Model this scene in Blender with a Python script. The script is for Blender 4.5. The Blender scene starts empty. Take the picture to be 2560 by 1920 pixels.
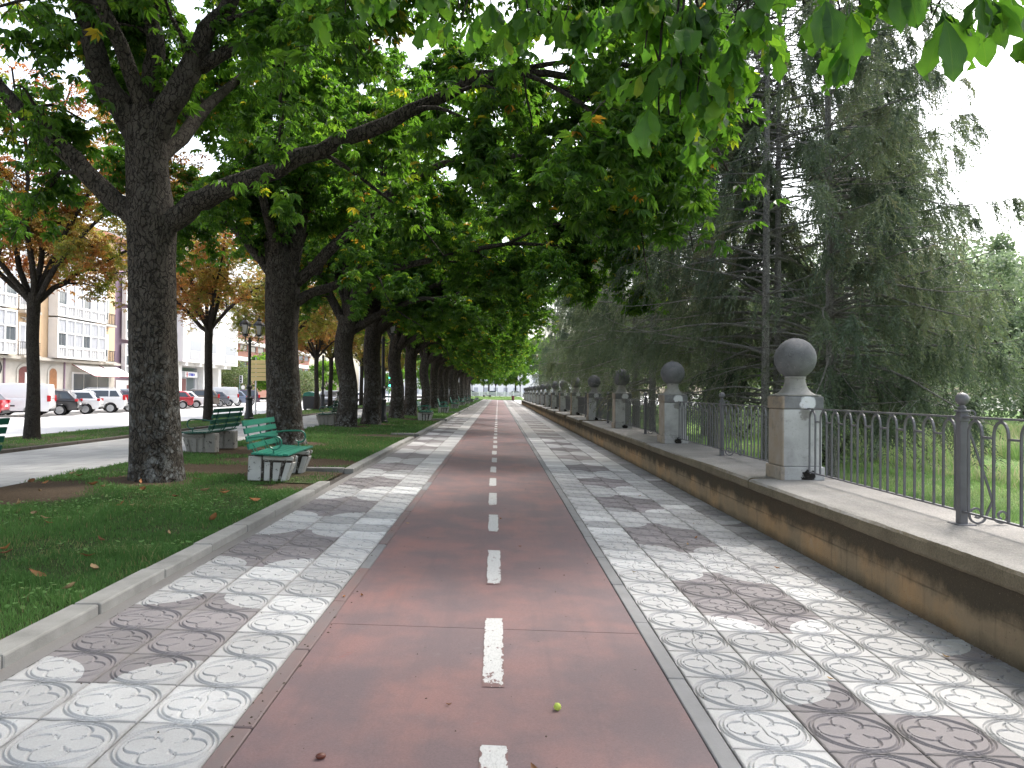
import bpy, bmesh, math, random
import numpy as np
from mathutils import Vector, Matrix

SC = bpy.context.scene
C = SC.collection
R = math.radians
rng = np.random.default_rng(7)
random.seed(11)

# ------------------------------------------------------------------ camera
cd = bpy.data.cameras.new('camera')
cam = bpy.data.objects.new('camera', cd)
C.objects.link(cam)
cd.sensor_width = 36.0
cd.lens = 1930 / 2560 * 36.0
cd.clip_start = 0.05
cd.clip_end = 4000
yaw, pitch, roll = 0.018, 0.0105, 0.0087
fw = Vector((math.sin(yaw) * math.cos(pitch), math.cos(yaw) * math.cos(pitch), math.sin(pitch)))
rt = Vector((math.cos(yaw), -math.sin(yaw), 0))
up = rt.cross(fw)
rt2 = rt * math.cos(roll) + up * math.sin(roll)
up2 = up * math.cos(roll) - rt * math.sin(roll)
m = Matrix((rt2, up2, -fw)).transposed().to_4x4()
m.translation = Vector((0, 0, 1.6))
cam.matrix_world = m
SC.camera = cam

# ------------------------------------------------------------------ sky, sun, exposure
SUN_EL, SUN_AZ = R(55), R(40)          # azimuth measured from +Y (along the path) towards +X
wd = bpy.data.worlds.new('World')
SC.world = wd
wd.use_nodes = True
wn, wl = wd.node_tree.nodes, wd.node_tree.links
wn.clear()
sky = wn.new('ShaderNodeTexSky')
sky.sky_type = 'NISHITA'
sky.sun_disc = False
sky.sun_elevation = SUN_EL
sky.sun_rotation = SUN_AZ
sky.air_density = 1.2
sky.dust_density = 4.0
sky.ozone_density = 0.6
hs = wn.new('ShaderNodeHueSaturation')
hs.inputs['Saturation'].default_value = 0.55
hs.inputs['Value'].default_value = 1.0
bgn = wn.new('ShaderNodeBackground')
bgn.inputs['Strength'].default_value = 0.15
wo = wn.new('ShaderNodeOutputWorld')
wl.new(sky.outputs[0], hs.inputs['Color'])
wl.new(hs.outputs[0], bgn.inputs['Color'])
wl.new(bgn.outputs[0], wo.inputs['Surface'])
sd = bpy.data.lights.new('sun', 'SUN')
sd.energy = 0.95
sd.angle = R(11)
sd.color = (1.0, 0.96, 0.90)
so = bpy.data.objects.new('sun', sd)
C.objects.link(so)
so.location = (30, 20, 40)
sdir = Vector((math.sin(SUN_AZ) * math.cos(SUN_EL), math.cos(SUN_AZ) * math.cos(SUN_EL), math.sin(SUN_EL)))
so.rotation_euler = sdir.to_track_quat('Z', 'Y').to_euler()
vs = SC.view_settings
SC.display_settings.display_device = 'sRGB'
vs.view_transform = 'Standard'
vs.look = 'None'
vs.gamma = 1.0
vs.exposure = 1.9
vs.use_curve_mapping = False
cy = SC.cycles
cy.max_bounces = 8
cy.diffuse_bounces = 4
cy.glossy_bounces = 2
cy.transmission_bounces = 6
cy.transparent_max_bounces = 8
cy.use_denoising = True
cy.sample_clamp_indirect = 6.0
try:
    cy.denoiser = 'OPENIMAGEDENOISE'
except Exception:
    pass

# ------------------------------------------------------------------ helpers
def gz(x):
    """height of the ground across the promenade: the paving falls away from the lawn beds to the wall"""
    return float(np.interp(x, [-60, -14.25, -14.05, -7, 3.3, 4.2, 60], [0, 0, .15, .21, -.099, -.10, -.10]))
gzv = np.vectorize(gz)
TILT = math.atan(.03)

def tag(o, label=None, cat=None, group=None, kind=None):
    if label: o['label'] = label
    if cat: o['category'] = cat
    if group: o['group'] = group
    if kind: o['kind'] = kind
    return o

def link(o, parent=None, loc=None, rot=None):
    C.objects.link(o)
    if parent is not None: o.parent = parent
    if loc is not None: o.location = loc
    if rot is not None: o.rotation_euler = rot
    return o

def empty(name, loc=(0, 0, 0), rz=0.0):
    o = bpy.data.objects.new(name, None)
    o.empty_display_size = .2
    return link(o, None, loc, (0, 0, rz))

def inst(me, name, parent=None, loc=(0, 0, 0), rot=(0, 0, 0), scale=None):
    o = bpy.data.objects.new(name, me)
    link(o, parent, loc, rot)
    if scale is not None: o.scale = scale
    return o

def kids(o):
    return [c for c in o.children]

def copy_tree(o, parent=None):
    c = o.copy()
    C.objects.link(c)
    if parent is not None: c.parent = parent
    for ch in list(o.children): copy_tree(ch, c)
    return c

def np_mesh(name, V, F, mats, smooth=False, mi=None, attr=None, uv=None):
    """mesh from numpy arrays: V (n,3); F (m,k) all triangles or all quads; attr: {name: per-vertex float}"""
    me = bpy.data.meshes.new(name)
    V = np.ascontiguousarray(V, dtype=np.float32)
    F = np.ascontiguousarray(F, dtype=np.int32)
    k = F.shape[1]
    me.vertices.add(len(V))
    me.vertices.foreach_set('co', V.ravel())
    me.loops.add(F.size)
    me.loops.foreach_set('vertex_index', F.ravel())
    me.polygons.add(len(F))
    me.polygons.foreach_set('loop_start', np.arange(0, F.size, k, dtype=np.int32))
    me.polygons.foreach_set('loop_total', np.full(len(F), k, dtype=np.int32))
    if mi is not None: me.polygons.foreach_set('material_index', np.asarray(mi, dtype=np.int32))
    me.polygons.foreach_set('use_smooth', np.full(len(F), smooth, dtype=bool))
    for mt in (mats if isinstance(mats, (list, tuple)) else [mats]): me.materials.append(mt)
    if attr:
        for an, av in attr.items():
            a = me.attributes.new(an, 'FLOAT', 'POINT')
            a.data.foreach_set('value', np.asarray(av, dtype=np.float32))
    if uv is not None:
        l = me.uv_layers.new(name='UVMap')
        l.data.foreach_set('uv', np.asarray(uv, dtype=np.float32)[F.ravel()].ravel())
    me.update()
    me.validate()
    return me

class MB:
    """collects boxes, tubes, prisms and lathes; build() links them as ONE mesh object"""
    def __init__(s):
        s.v, s.f, s.m = [], [], []
    def add(s, vs_, fs, mi=0):
        b = len(s.v)
        s.v += [tuple(v) for v in vs_]
        s.f += [tuple(b + i for i in f) for f in fs]
        s.m += [mi] * len(fs)
        return s
    def box(s, c, d, rz=0.0, mi=0, rx=0.0, ry=0.0, taper=1.0):
        M = Matrix.Rotation(rz, 3, 'Z') @ Matrix.Rotation(ry, 3, 'Y') @ Matrix.Rotation(rx, 3, 'X')
        vs_ = []
        for z in (-1, 1):
            t = taper if z > 0 else 1.0
            for x, y in ((-1, -1), (1, -1), (1, 1), (-1, 1)):
                vs_.append(Vector(c) + M @ Vector((x * d[0] / 2 * t, y * d[1] / 2 * t, z * d[2] / 2)))
        return s.add(vs_, [(3, 2, 1, 0), (4, 5, 6, 7), (0, 1, 5, 4), (1, 2, 6, 5), (2, 3, 7, 6), (3, 0, 4, 7)], mi)
    def tube(s, pts, rad, n=8, mi=0, cap=True, flat=None):
        pts = [Vector(p) for p in pts]
        if not hasattr(rad, '__len__'): rad = [rad] * len(pts)
        prev = None
        vs_, fs = [], []
        for i, p in enumerate(pts):
            t = (pts[min(i + 1, len(pts) - 1)] - pts[max(i - 1, 0)])
            t = t.normalized() if t.length > 1e-9 else Vector((0, 0, 1))
            if prev is None:
                a = Vector((0, 0, 1)) if abs(t.z) < .9 else Vector((0, 1, 0))
                u = t.cross(a).normalized()
            else:
                u = (prev - t * prev.dot(t))
                u = u.normalized() if u.length > 1e-6 else t.orthogonal().normalized()
            prev = u
            w = t.cross(u)
            for k in range(n):
                a = 2 * math.pi * (k + .5) / n
                r1, r2 = rad[i], (rad[i] if flat is None else flat)
                vs_.append(p + u * math.cos(a) * r1 + w * math.sin(a) * r2)
        for i in range(len(pts) - 1):
            for k in range(n):
                k2 = (k + 1) % n
                fs.append((i * n + k, i * n + k2, (i + 1) * n + k2, (i + 1) * n + k))
        if cap:
            fs.append(tuple(range(n - 1, -1, -1)))
            fs.append(tuple((len(pts) - 1) * n + k for k in range(n)))
        return s.add(vs_, fs, mi)
    def lathe(s, prof, n=20, c=(0, 0, 0), mi=0, axis='Z'):
        vs_, fs = [], []
        for r, z in prof:
            for k in range(n):
                a = 2 * math.pi * k / n
                q = (r * math.cos(a), r * math.sin(a), z)
                if axis == 'Y': q = (q[0], q[2], q[1])
                if axis == 'X': q = (q[2], q[0], q[1])
                vs_.append((q[0] + c[0], q[1] + c[1], q[2] + c[2]))
        for i in range(len(prof) - 1):
            for k in range(n):
                k2 = (k + 1) % n
                f = (i * n + k, i * n + k2, (i + 1) * n + k2, (i + 1) * n + k)
                fs.append(f if axis != 'Y' else f[::-1])
        fs.append(tuple(range(n - 1, -1, -1)) if axis != 'Y' else tuple(range(n)))
        t = tuple((len(prof) - 1) * n + k for k in range(n))
        fs.append(t if axis != 'Y' else t[::-1])
        return s.add(vs_, fs, mi)
    def prism(s, poly, axis, a, b, mi=0):
        """poly: 2-D outline; axis 'Y': poly=(x,z) from y=a to b; 'X': poly=(y,z); 'Z': poly=(x,y)"""
        n = len(poly)
        def P(q, t):
            return (q[0], t, q[1]) if axis == 'Y' else ((t, q[0], q[1]) if axis == 'X' else (q[0], q[1], t))
        vs_ = [P(q, a) for q in poly] + [P(q, b) for q in poly]
        fs = [tuple(range(n))[::-1], tuple(range(n, 2 * n))] + [(i, (i + 1) % n, n + (i + 1) % n, n + i) for i in range(n)]
        return s.add(vs_, fs, mi)
    def mesh(s, name, mats, smooth=False, bevel=0.0, seg=2):
        me = bpy.data.meshes.new(name)
        me.from_pydata([tuple(v) for v in s.v], [], s.f)
        for mt in (mats if isinstance(mats, (list, tuple)) else [mats]): me.materials.append(mt)
        me.polygons.foreach_set('material_index', s.m)
        bm = bmesh.new()
        bm.from_mesh(me)
        bmesh.ops.recalc_face_normals(bm, faces=bm.faces)
        if bevel > 0:
            es = [e for e in bm.edges if len(e.link_faces) == 2 and e.calc_face_angle(0) > R(28)]
            bmesh.ops.bevel(bm, geom=es, offset=bevel, segments=seg, affect='EDGES', profile=.5, clamp_overlap=True)
        bm.to_mesh(me)
        bm.free()
        if smooth:
            me.polygons.foreach_set('use_smooth', [True] * len(me.polygons))
            try:
                me.set_sharp_from_angle(angle=R(40))
            except Exception:
                pass
        me.update()
        return me
    def build(s, name, mats, parent=None, loc=(0, 0, 0), rot=(0, 0, 0), smooth=False, bevel=0.0, seg=2):
        return inst(s.mesh(name, mats, smooth, bevel, seg), name, parent, loc, rot)

# ------------------------------------------------------------------ materials
class NT:
    def __init__(s, name):
        s.mat = bpy.data.materials.new(name)
        s.mat.use_nodes = True
        s.n, s.l = s.mat.node_tree.nodes, s.mat.node_tree.links
        s.n.clear()
        s.out = s.n.new('ShaderNodeOutputMaterial')
        s.tc = s.n.new('ShaderNodeTexCoord')
        s.geo = s.n.new('ShaderNodeNewGeometry')
    def put(s, t, **kw):
        n = s.n.new(t)
        for k, v in kw.items():
            if hasattr(n, k): setattr(n, k, v)
            else: s.set(n, k.replace('_', ' '), v)
        return n
    def set(s, n, k, v):
        i = n.inputs[k]
        if hasattr(v, 'is_output'): s.l.new(v, i)
        else: i.default_value = v
    def noise(s, vec, scale, detail=5, rough=.6, dist=0.0):
        n = s.n.new('ShaderNodeTexNoise')
        s.l.new(vec, n.inputs['Vector'])
        n.inputs['Scale'].default_value = scale
        n.inputs['Detail'].default_value = detail
        n.inputs['Roughness'].default_value = rough
        n.inputs['Distortion'].default_value = dist
        return n.outputs[0]
    def voro(s, vec, scale, feature='F1', rand=1.0):
        n = s.n.new('ShaderNodeTexVoronoi')
        n.feature = feature
        s.l.new(vec, n.inputs['Vector'])
        n.inputs['Scale'].default_value = scale
        n.inputs['Randomness'].default_value = rand
        return n.outputs[0]
    def ramp(s, fac, stops, interp='LINEAR'):
        n = s.n.new('ShaderNodeValToRGB')
        s.l.new(fac, n.inputs[0])
        cr = n.color_ramp
        cr.interpolation = interp
        while len(cr.elements) < len(stops): cr.elements.new(.5)
        for e, (p, c) in zip(cr.elements, stops):
            e.position = p
            e.color = (c[0], c[1], c[2], 1) if hasattr(c, '__len__') else (c, c, c, 1)
        return n.outputs[0]
    def mix(s, fac, a, b, mode='MIX'):
        n = s.n.new('ShaderNodeMix')
        n.data_type = 'RGBA'
        n.blend_type = mode
        for k, v in ((0, fac), (6, a), (7, b)):
            if hasattr(v, 'is_output'): s.l.new(v, n.inputs[k])
            elif k == 0: n.inputs[k].default_value = v
            else: n.inputs[k].default_value = (v[0], v[1], v[2], 1) if hasattr(v, '__len__') else (v, v, v, 1)
        return n.outputs[2]
    def math(s, op, a, b=0.0, c=None, clamp=False):
        n = s.n.new('ShaderNodeMath')
        n.operation = op
        n.use_clamp = clamp
        for k, v in ((0, a), (1, b), (2, c)):
            if v is None: continue
            if hasattr(v, 'is_output'): s.l.new(v, n.inputs[k])
            else: n.inputs[k].default_value = v
        return n.outputs[0]
    def mapv(s, vec, scale=(1, 1, 1), loc=(0, 0, 0), rot=(0, 0, 0)):
        n = s.n.new('ShaderNodeMapping')
        s.l.new(vec, n.inputs[0])
        n.inputs['Scale'].default_value = scale
        n.inputs['Location'].default_value = loc
        n.inputs['Rotation'].default_value = rot
        return n.outputs[0]
    def sep(s, vec):
        n = s.n.new('ShaderNodeSeparateXYZ')
        s.l.new(vec, n.inputs[0])
        return n.outputs
    def objrand(s):
        return s.n.new('ShaderNodeObjectInfo').outputs['Random']
    def attr(s, name):
        n = s.n.new('ShaderNodeAttribute')
        n.attribute_name = name
        return n.outputs['Fac']
    def bump(s, h, strength=.5, dist=.02, normal=None):
        n = s.n.new('ShaderNodeBump')
        s.l.new(h, n.inputs['Height'])
        n.inputs['Strength'].default_value = strength
        n.inputs['Distance'].default_value = dist
        if normal is not None: s.l.new(normal, n.inputs['Normal'])
        return n.outputs[0]
    def bsdf(s, color, rough=.7, normal=None, metal=0.0, spec=.4, **kw):
        n = s.n.new('ShaderNodeBsdfPrincipled')
        s.set(n, 'Base Color', color if hasattr(color, 'is_output') else (color[0], color[1], color[2], 1))
        s.set(n, 'Roughness', rough)
        s.set(n, 'Metallic', metal)
        s.set(n, 'Specular IOR Level', spec)
        for k, v in kw.items(): s.set(n, k, v)
        if normal is not None: s.l.new(normal, n.inputs['Normal'])
        return n.outputs[0]
    def done(s, sh):
        s.l.new(sh, s.out.inputs['Surface'])
        return s.mat

def simple(name, c, rough=.6, var=.12, scale=6.0, bump=.15, bscale=60.0, metal=0.0, spec=.4, world=False, rnd=0.0, bdist=.01):
    t = NT(name)
    vec = t.geo.outputs['Position'] if world else t.tc.outputs['Object']
    n1 = t.noise(vec, scale, 6, .65)
    f = t.ramp(n1, [(.25, 1 - var), (.75, 1 + var)])
    col = t.mix(1.0, c, f, 'MULTIPLY')
    if rnd:
        r = t.math('MULTIPLY_ADD', t.objrand(), 2 * rnd, 1 - rnd)
        cb = t.n.new('ShaderNodeCombineColor')
        for i in range(3): t.l.new(r, cb.inputs[i])
        col = t.mix(1.0, col, cb.outputs[0], 'MULTIPLY')
    nb = t.bump(t.noise(vec, bscale, 4, .7), bump, bdist) if bump else None
    return t.done(t.bsdf(col, rough, nb, metal, spec))

def glassy(name, c=(.02, .025, .03), rough=.05):
    t = NT(name)
    return t.done(t.bsdf(c, rough, None, 0.0, .8))
# ------------------------------------------------------------------ surface materials
def tile_mat(name, base, corner=None, base2=None):
    t = NT(name)
    P = t.tc.outputs['Object']
    W = t.geo.outputs['Position']
    col = t.mix(1.0, base, t.ramp(t.noise(W, 1.1, 6, .6), [(.3, .84), (.7, 1.1)]), 'MULTIPLY')
    if corner is not None:
        d = t.n.new('ShaderNodeVectorMath')
        d.operation = 'DISTANCE'
        fl = t.mapv(P, (1, 1, 0))
        t.l.new(fl, d.inputs[0])
        d.inputs[1].default_value = (corner[0] * .225, corner[1] * .225, 0)
        e = t.math('ADD', d.outputs['Value'], t.math('MULTIPLY', t.noise(W, 40, 3), .008))
        msk = t.math('GREATER_THAN', e, .372)
        b2 = t.mix(1.0, base2, t.ramp(t.noise(W, 1.1, 6, .6), [(.3, .88), (.7, 1.08)]), 'MULTIPLY')
        col = t.mix(msk, col, b2)
    rnd = t.ramp(t.objrand(), [(0, .74), (.55, .98), (.85, 1.06), (1, 1.34)])
    col = t.mix(1.0, col, rnd, 'MULTIPLY')
    gr = t.ramp(t.noise(W, 130, 4, .75), [(.3, .86), (.65, 1.08)])
    col = t.mix(1.0, col, gr, 'MULTIPLY')
    spots = t.ramp(t.noise(W, 9, 7, .75), [(.28, .55), (.36, 1.0)])
    col = t.mix(.7, col, t.mix(1.0, col, spots, 'MULTIPLY'))
    ps = t.sep(P)
    ed = t.math('MAXIMUM', t.math('ABSOLUTE', ps[0]), t.math('ABSOLUTE', ps[1]))
    ed = t.math('ADD', ed, t.math('MULTIPLY', t.math('SUBTRACT', t.noise(W, 8, 7, .75), .5), .05))
    col = t.mix(t.ramp(ed, [(.200, 0), (.224, .42)]), col, (.105, .095, .082))
    col = t.mix(t.ramp(t.noise(W, 3.2, 8, .72), [(.56, 0), (.72, .42)]), col, (.20, .185, .165))
    nb = t.bump(t.noise(W, 180, 4, .7), .25, .003)
    nb = t.bump(t.noise(W, 22, 4, .6), .25, .006, nb)
    return t.done(t.bsdf(col, .82, nb, spec=.25))

CW, CD, CG = (.40, .395, .39), (.208, .19, .192), (.27, .26, .258)
M = {}
M['tile_white'] = tile_mat('pale_concrete_tile', CW)
M['tile_dark'] = tile_mat('mauve_concrete_tile', CD)
M['tile_grey'] = tile_mat('grey_concrete_tile', CG)
for i, cnr in enumerate(((-1, -1), (1, -1), (1, 1), (-1, 1))):
    M['tile_mix%d' % i] = tile_mat('two_tone_tile_%d' % i, CW, cnr, CD)

def red_mat():
    t = NT('red_path_coating')
    W = t.geo.outputs['Position']
    n1 = t.noise(t.mapv(W, (1, .55, 1)), .9, 7, .62, .6)
    col = t.ramp(n1, [(.28, (.140, .100, .104)), (.47, (.180, .110, .108)), (.60, (.206, .114, .106)), (.74, (.228, .104, .092))])
    pv = t.ramp(t.noise(W, 2.3, 6, .65), [(.30, (.18, .15, .165)), (.55, (.5, .5, .5))])
    col = t.mix(t.ramp(t.noise(W, 1.7, 5, .6), [(.42, .55), (.60, 0.0)]), col, (.100, .085, .094))
    red = t.ramp(t.noise(W, 4.2, 8, .7), [(.64, 0.0), (.72, .7)])
    sx = t.sep(W)[0]
    edge = t.math('ADD', t.ramp(t.math('ABSOLUTE', t.math('ADD', sx, .08)), [(.35, .25), (.95, 1.0)]), 0.0)
    col = t.mix(t.math('MULTIPLY', red, edge), col, (.235, .062, .05))
    col = t.mix(t.ramp(t.noise(W, 14, 6, .75), [(.62, 0.0), (.74, .35)]), col, (.22, .17, .165))
    col = t.mix(1.0, col, t.ramp(t.noise(W, 90, 6, .85), [(.3, .74), (.7, 1.22)]), 'MULTIPLY')
    col = t.mix(t.ramp(t.voro(W, 3.1), [(.02, .8), (.035, 0)]), col, (.03, .025, .02))
    trk = t.ramp(t.noise(t.mapv(W, (5, .22, 1)), 1.4, 6, .65), [(.52, 0), (.75, .35)])
    col = t.mix(trk, col, (.085, .072, .078))
    col = t.mix(t.ramp(t.noise(W, 6.5, 8, .8), [(.60, 0), (.70, .5)]), col, (.20, .155, .15))
    nb = t.bump(t.noise(W, 240, 3, .7), .35, .003)
    return t.done(t.bsdf(col, .62, nb, spec=.35))
M['red'] = red_mat()

def paint_mat():
    t = NT('worn_white_road_paint')
    W = t.geo.outputs['Position']
    P = t.tc.outputs['Generated']
    g = t.sep(P)
    wear = t.noise(t.mapv(W, (1, .6, 1)), 16, 8, .7)
    ex = t.math('ABSOLUTE', t.math('SUBTRACT', g[0], .5))
    ey = t.math('SUBTRACT', .5, g[1])
    k = t.math('ADD', wear, t.math('MULTIPLY', t.math('MAXIMUM', t.math('SUBTRACT', ex, .36), 0), 1.2))
    k = t.math('ADD', k, t.math('MULTIPLY', t.math('MAXIMUM', t.math('SUBTRACT', ey, .33), 0), 1.1))
    chip = t.ramp(k, [(.615, 0), (.64, 1)])
    white = t.mix(1.0, (.46, .456, .445), t.ramp(t.noise(t.mapv(W, (3, 1, 1)), 26, 6, .75), [(.33, .68), (.52, 1.0)]), 'MULTIPLY')
    col = t.mix(chip, white, (.15, .09, .086))
    return t.done(t.bsdf(col, .6, t.bump(t.noise(W, 200, 3), .25, .003), spec=.3))
M['paint'] = paint_mat()

M['kerb'] = simple('kerb_concrete', (.235, .228, .212), .85, .28, 3.0, .5, 90, world=True, rnd=.10, bdist=.006)
M['kerb_dark'] = simple('dark_kerb_stone', (.10, .085, .072), .9, .3, 3.0, .4, 60, world=True)
M['edging_grey'] = simple('grey_edging', (.18, .178, .18), .8, .18, 3.0, .3, 90, world=True, rnd=.08, bdist=.005)
def edging_red():
    t = NT('painted_edging')
    W = t.geo.outputs['Position']
    col = t.ramp(t.noise(t.mapv(W, (1, .5, 1)), 2.0, 6, .6), [(.38, (.135, .112, .112)), (.55, (.16, .11, .104)), (.7, (.19, .10, .094))])
    return t.done(t.bsdf(col, .7, t.bump(t.noise(W, 150, 4), .3, .004)))
M['edging_red'] = edging_red()
M['joint'] = simple('joint_dirt', (.055, .047, .04), .95, .3, 8, .6, 60, world=True)
def soil_mat(name, a, b, s=.9):
    t = NT(name)
    W = t.geo.outputs['Position']
    k = t.ramp(t.noise(W, s, 7, .65), [(.40, 0), (.60, 1)])
    col = t.mix(k, a, b)
    col = t.mix(1.0, col, t.ramp(t.noise(W, 26, 6, .75), [(.28, .45), (.7, 1.35)]), 'MULTIPLY')
    return t.done(t.bsdf(col, .95, t.bump(t.noise(W, 34, 7, .75), .9, .03), spec=.15))
M['soil'] = soil_mat('bed_soil_and_moss', (.085, .062, .042), (.055, .075, .028))
M['lawn'] = soil_mat('park_lawn_turf', (.10, .17, .05), (.14, .23, .07))
M['asphalt'] = simple('pale_asphalt', (.48, .475, .47), .85, .08, .6, .4, 160, world=True, bdist=.005)
M['ground'] = simple('far_ground', (.20, .20, .17), .95, .2, .05, 0, world=True)
def brick_floor(name, c1, c2, mort, w=.2, h=.1):
    t = NT(name)
    W = t.geo.outputs['Position']
    b = t.n.new('ShaderNodeTexBrick')
    t.l.new(W, b.inputs['Vector'])
    b.inputs['Color1'].default_value = (*c1, 1)
    b.inputs['Color2'].default_value = (*c2, 1)
    b.inputs['Mortar'].default_value = (*mort, 1)
    b.inputs['Scale'].default_value = 1.0
    b.inputs['Brick Width'].default_value = w
    b.inputs['Row Height'].default_value = h
    b.inputs['Mortar Size'].default_value = .006
    b.offset = 0.0
    col = t.mix(1.0, b.outputs['Color'], t.ramp(t.noise(W, .8, 6, .6), [(.3, .8), (.7, 1.12)]), 'MULTIPLY')
    bp = t.bump(t.math('SUBTRACT', 1.0, b.outputs['Fac']), .6, .006)
    return t.done(t.bsdf(col, .8, t.bump(t.noise(W, 120, 3), .3, .004, bp), spec=.25))
M['walk'] = brick_floor('pale_walkway_tiles', (.43, .42, .40), (.34, .335, .325), (.17, .16, .15), .45, .45)
M['sidewalk'] = brick_floor('town_sidewalk', (.40, .39, .37), (.36, .35, .34), (.2, .2, .2), .4, .4)

# ------------------------------------------------------------------ ground sheets
def strip(name, xs, y0, y1, mat, ny=2, dz=0.0, thick=0.0, kind='structure', parent=None, zf=None):
    ys = np.linspace(y0, y1, ny)
    V = [[x, y, (gz(x) if zf is None else zf(x, y)) + dz] for y in ys for x in xs]
    nx = len(xs)
    F = [[j * nx + i, j * nx + i + 1, (j + 1) * nx + i + 1, (j + 1) * nx + i] for j in range(ny - 1) for i in range(nx - 1)]
    o = inst(np_mesh(name, np.array(V), np.array(F), mat), name, parent)
    if kind and parent is None: o['kind'] = kind
    return o

V = np.array([[-2500, -2500, -.42], [2500, -2500, -.42], [2500, 3500, -.42], [-2500, 3500, -.42]])
tag(inst(np_mesh('ground', V, np.array([[0, 1, 2, 3]]), M['ground']), 'ground'), kind='structure')
strip('road', [-31.0, -14.25], -30, 420, M['asphalt'], 2)
strip('sidewalk', [-36.5, -31.0], -30, 420, M['sidewalk'], 2, dz=.13)
mb = MB()
mb.box((-30.93, 195, .06), (.14, 450, .15))
tag(mb.build('kerb', M['kerb']), kind='structure')
strip('walkway', [-10.75, -7.0], -6, 158, M['walk'], 2, dz=-.012)
strip('lawn_strip', [-14.08, -12.5, -10.9], -6, 158, M['soil'], 40, dz=.02)
mb = MB()
for y in np.arange(-6, 158, 2.0):
    mb.box((-10.83, y + 1, gz(-10.8) + .0), (.13, 1.99, .13))
    mb.box((-14.15, y + 1, .06), (.16, 1.99, .22))
tag(mb.build('lawn_kerb', M['kerb_dark'], bevel=.012, seg=1), kind='structure')
strip('lawn', [4.05, 6, 9, 14, 22, 60], -6, 200, M['lawn'], 30, dz=0.0)

# red cycle path: slabs with recessed joints
path = strip('cycle_path', [-1.22, 1.09], -5, 157, M['joint'], 2, dz=-.022)
ys = [-5.0, 5.23] + [5.23 + 11.5 * k for k in range(1, 14)]
for a, b in zip(ys[:-1], ys[1:]):
    b = min(b, 157)
    mb = MB()
    x0, x1, g = -1.115, .975, .004
    z0, z1 = gz(x0), gz(x1)
    mb.add([(x0, a + g, z0), (x1, a + g, z1), (x1, b - g, z1), (x0, b - g, z0), (x0, a + g, z0 - .03), (x1, a + g, z1 - .03), (x1, b - g, z1 - .03), (x0, b - g, z0 - .03)],
           [(0, 1, 2, 3), (0, 4, 5, 1), (1, 5, 6, 2), (2, 6, 7, 3), (3, 7, 4, 0)])
    mb.build('path_slab', M['red'], path)
dy = [(2.25, 3.5), (4.2, 5.46), (6.42, 7.80), (8.80, 10.05), (10.88, 12.2), (13.05, 14.3)] + [(14.3 + 2.2 * k + .95, 14.3 + 2.2 * (k + 1)) for k in range(64)]
for k, (a, b) in enumerate(dy):
    xc = .012 - .0062 * min(a, 14) + random.uniform(-.008, .008)
    w = .062
    n = 7
    vs_, fs = [], []
    for i in range(n):
        y = a + (b - a) * i / (n - 1)
        for sx in (-1, 1):
            x = xc - .004 * i / n + sx * (w + random.uniform(-.002, .002))
            yy = y + (random.uniform(-.006, .006) if i in (0, n - 1) else 0)
            vs_.append((x, yy, gz(x) + .004))
    fs = [(2 * i, 2 * i + 1, 2 * i + 3, 2 * i + 2) for i in range(n - 1)]
    MB().add(vs_, fs).build('lane_dash', M['paint'], path)

# edging stones both sides of the path
L = 1.08
es = []
for kx, (x0, x1, mt, off) in enumerate(((-1.212, -1.122, 'edging_red', .38), (.985, 1.083, 'edging_grey', .1))):
    mb = MB()
    mb.add([(0, 0, 0), (x1 - x0, 0, -(x1 - x0) * .03), (x1 - x0, L - .012, -(x1 - x0) * .03), (0, L - .012, 0)] +
           [(0, 0, -.06), (x1 - x0, 0, -.06), (x1 - x0, L - .012, -.06), (0, L - .012, -.06)],
           [(0, 1, 2, 3), (0, 4, 5, 1), (1, 5, 6, 2), (2, 6, 7, 3), (3, 7, 4, 0)])
    me = mb.mesh('edging_stone', M[mt], bevel=.006, seg=1)
    me2 = mb.mesh('edging_stone', M['edging_grey'], bevel=.006, seg=1)
    for k in range(-3, 142):
        y = k * L + off
        inst(me2 if (kx == 0 and k in (6, 11)) else me, 'edging_stone', path,
             (x0 + random.uniform(-.003, .003), y, gz(x0) + .002 + random.uniform(-.002, .004)), (0, 0, random.uniform(-.002, .002)))

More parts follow.
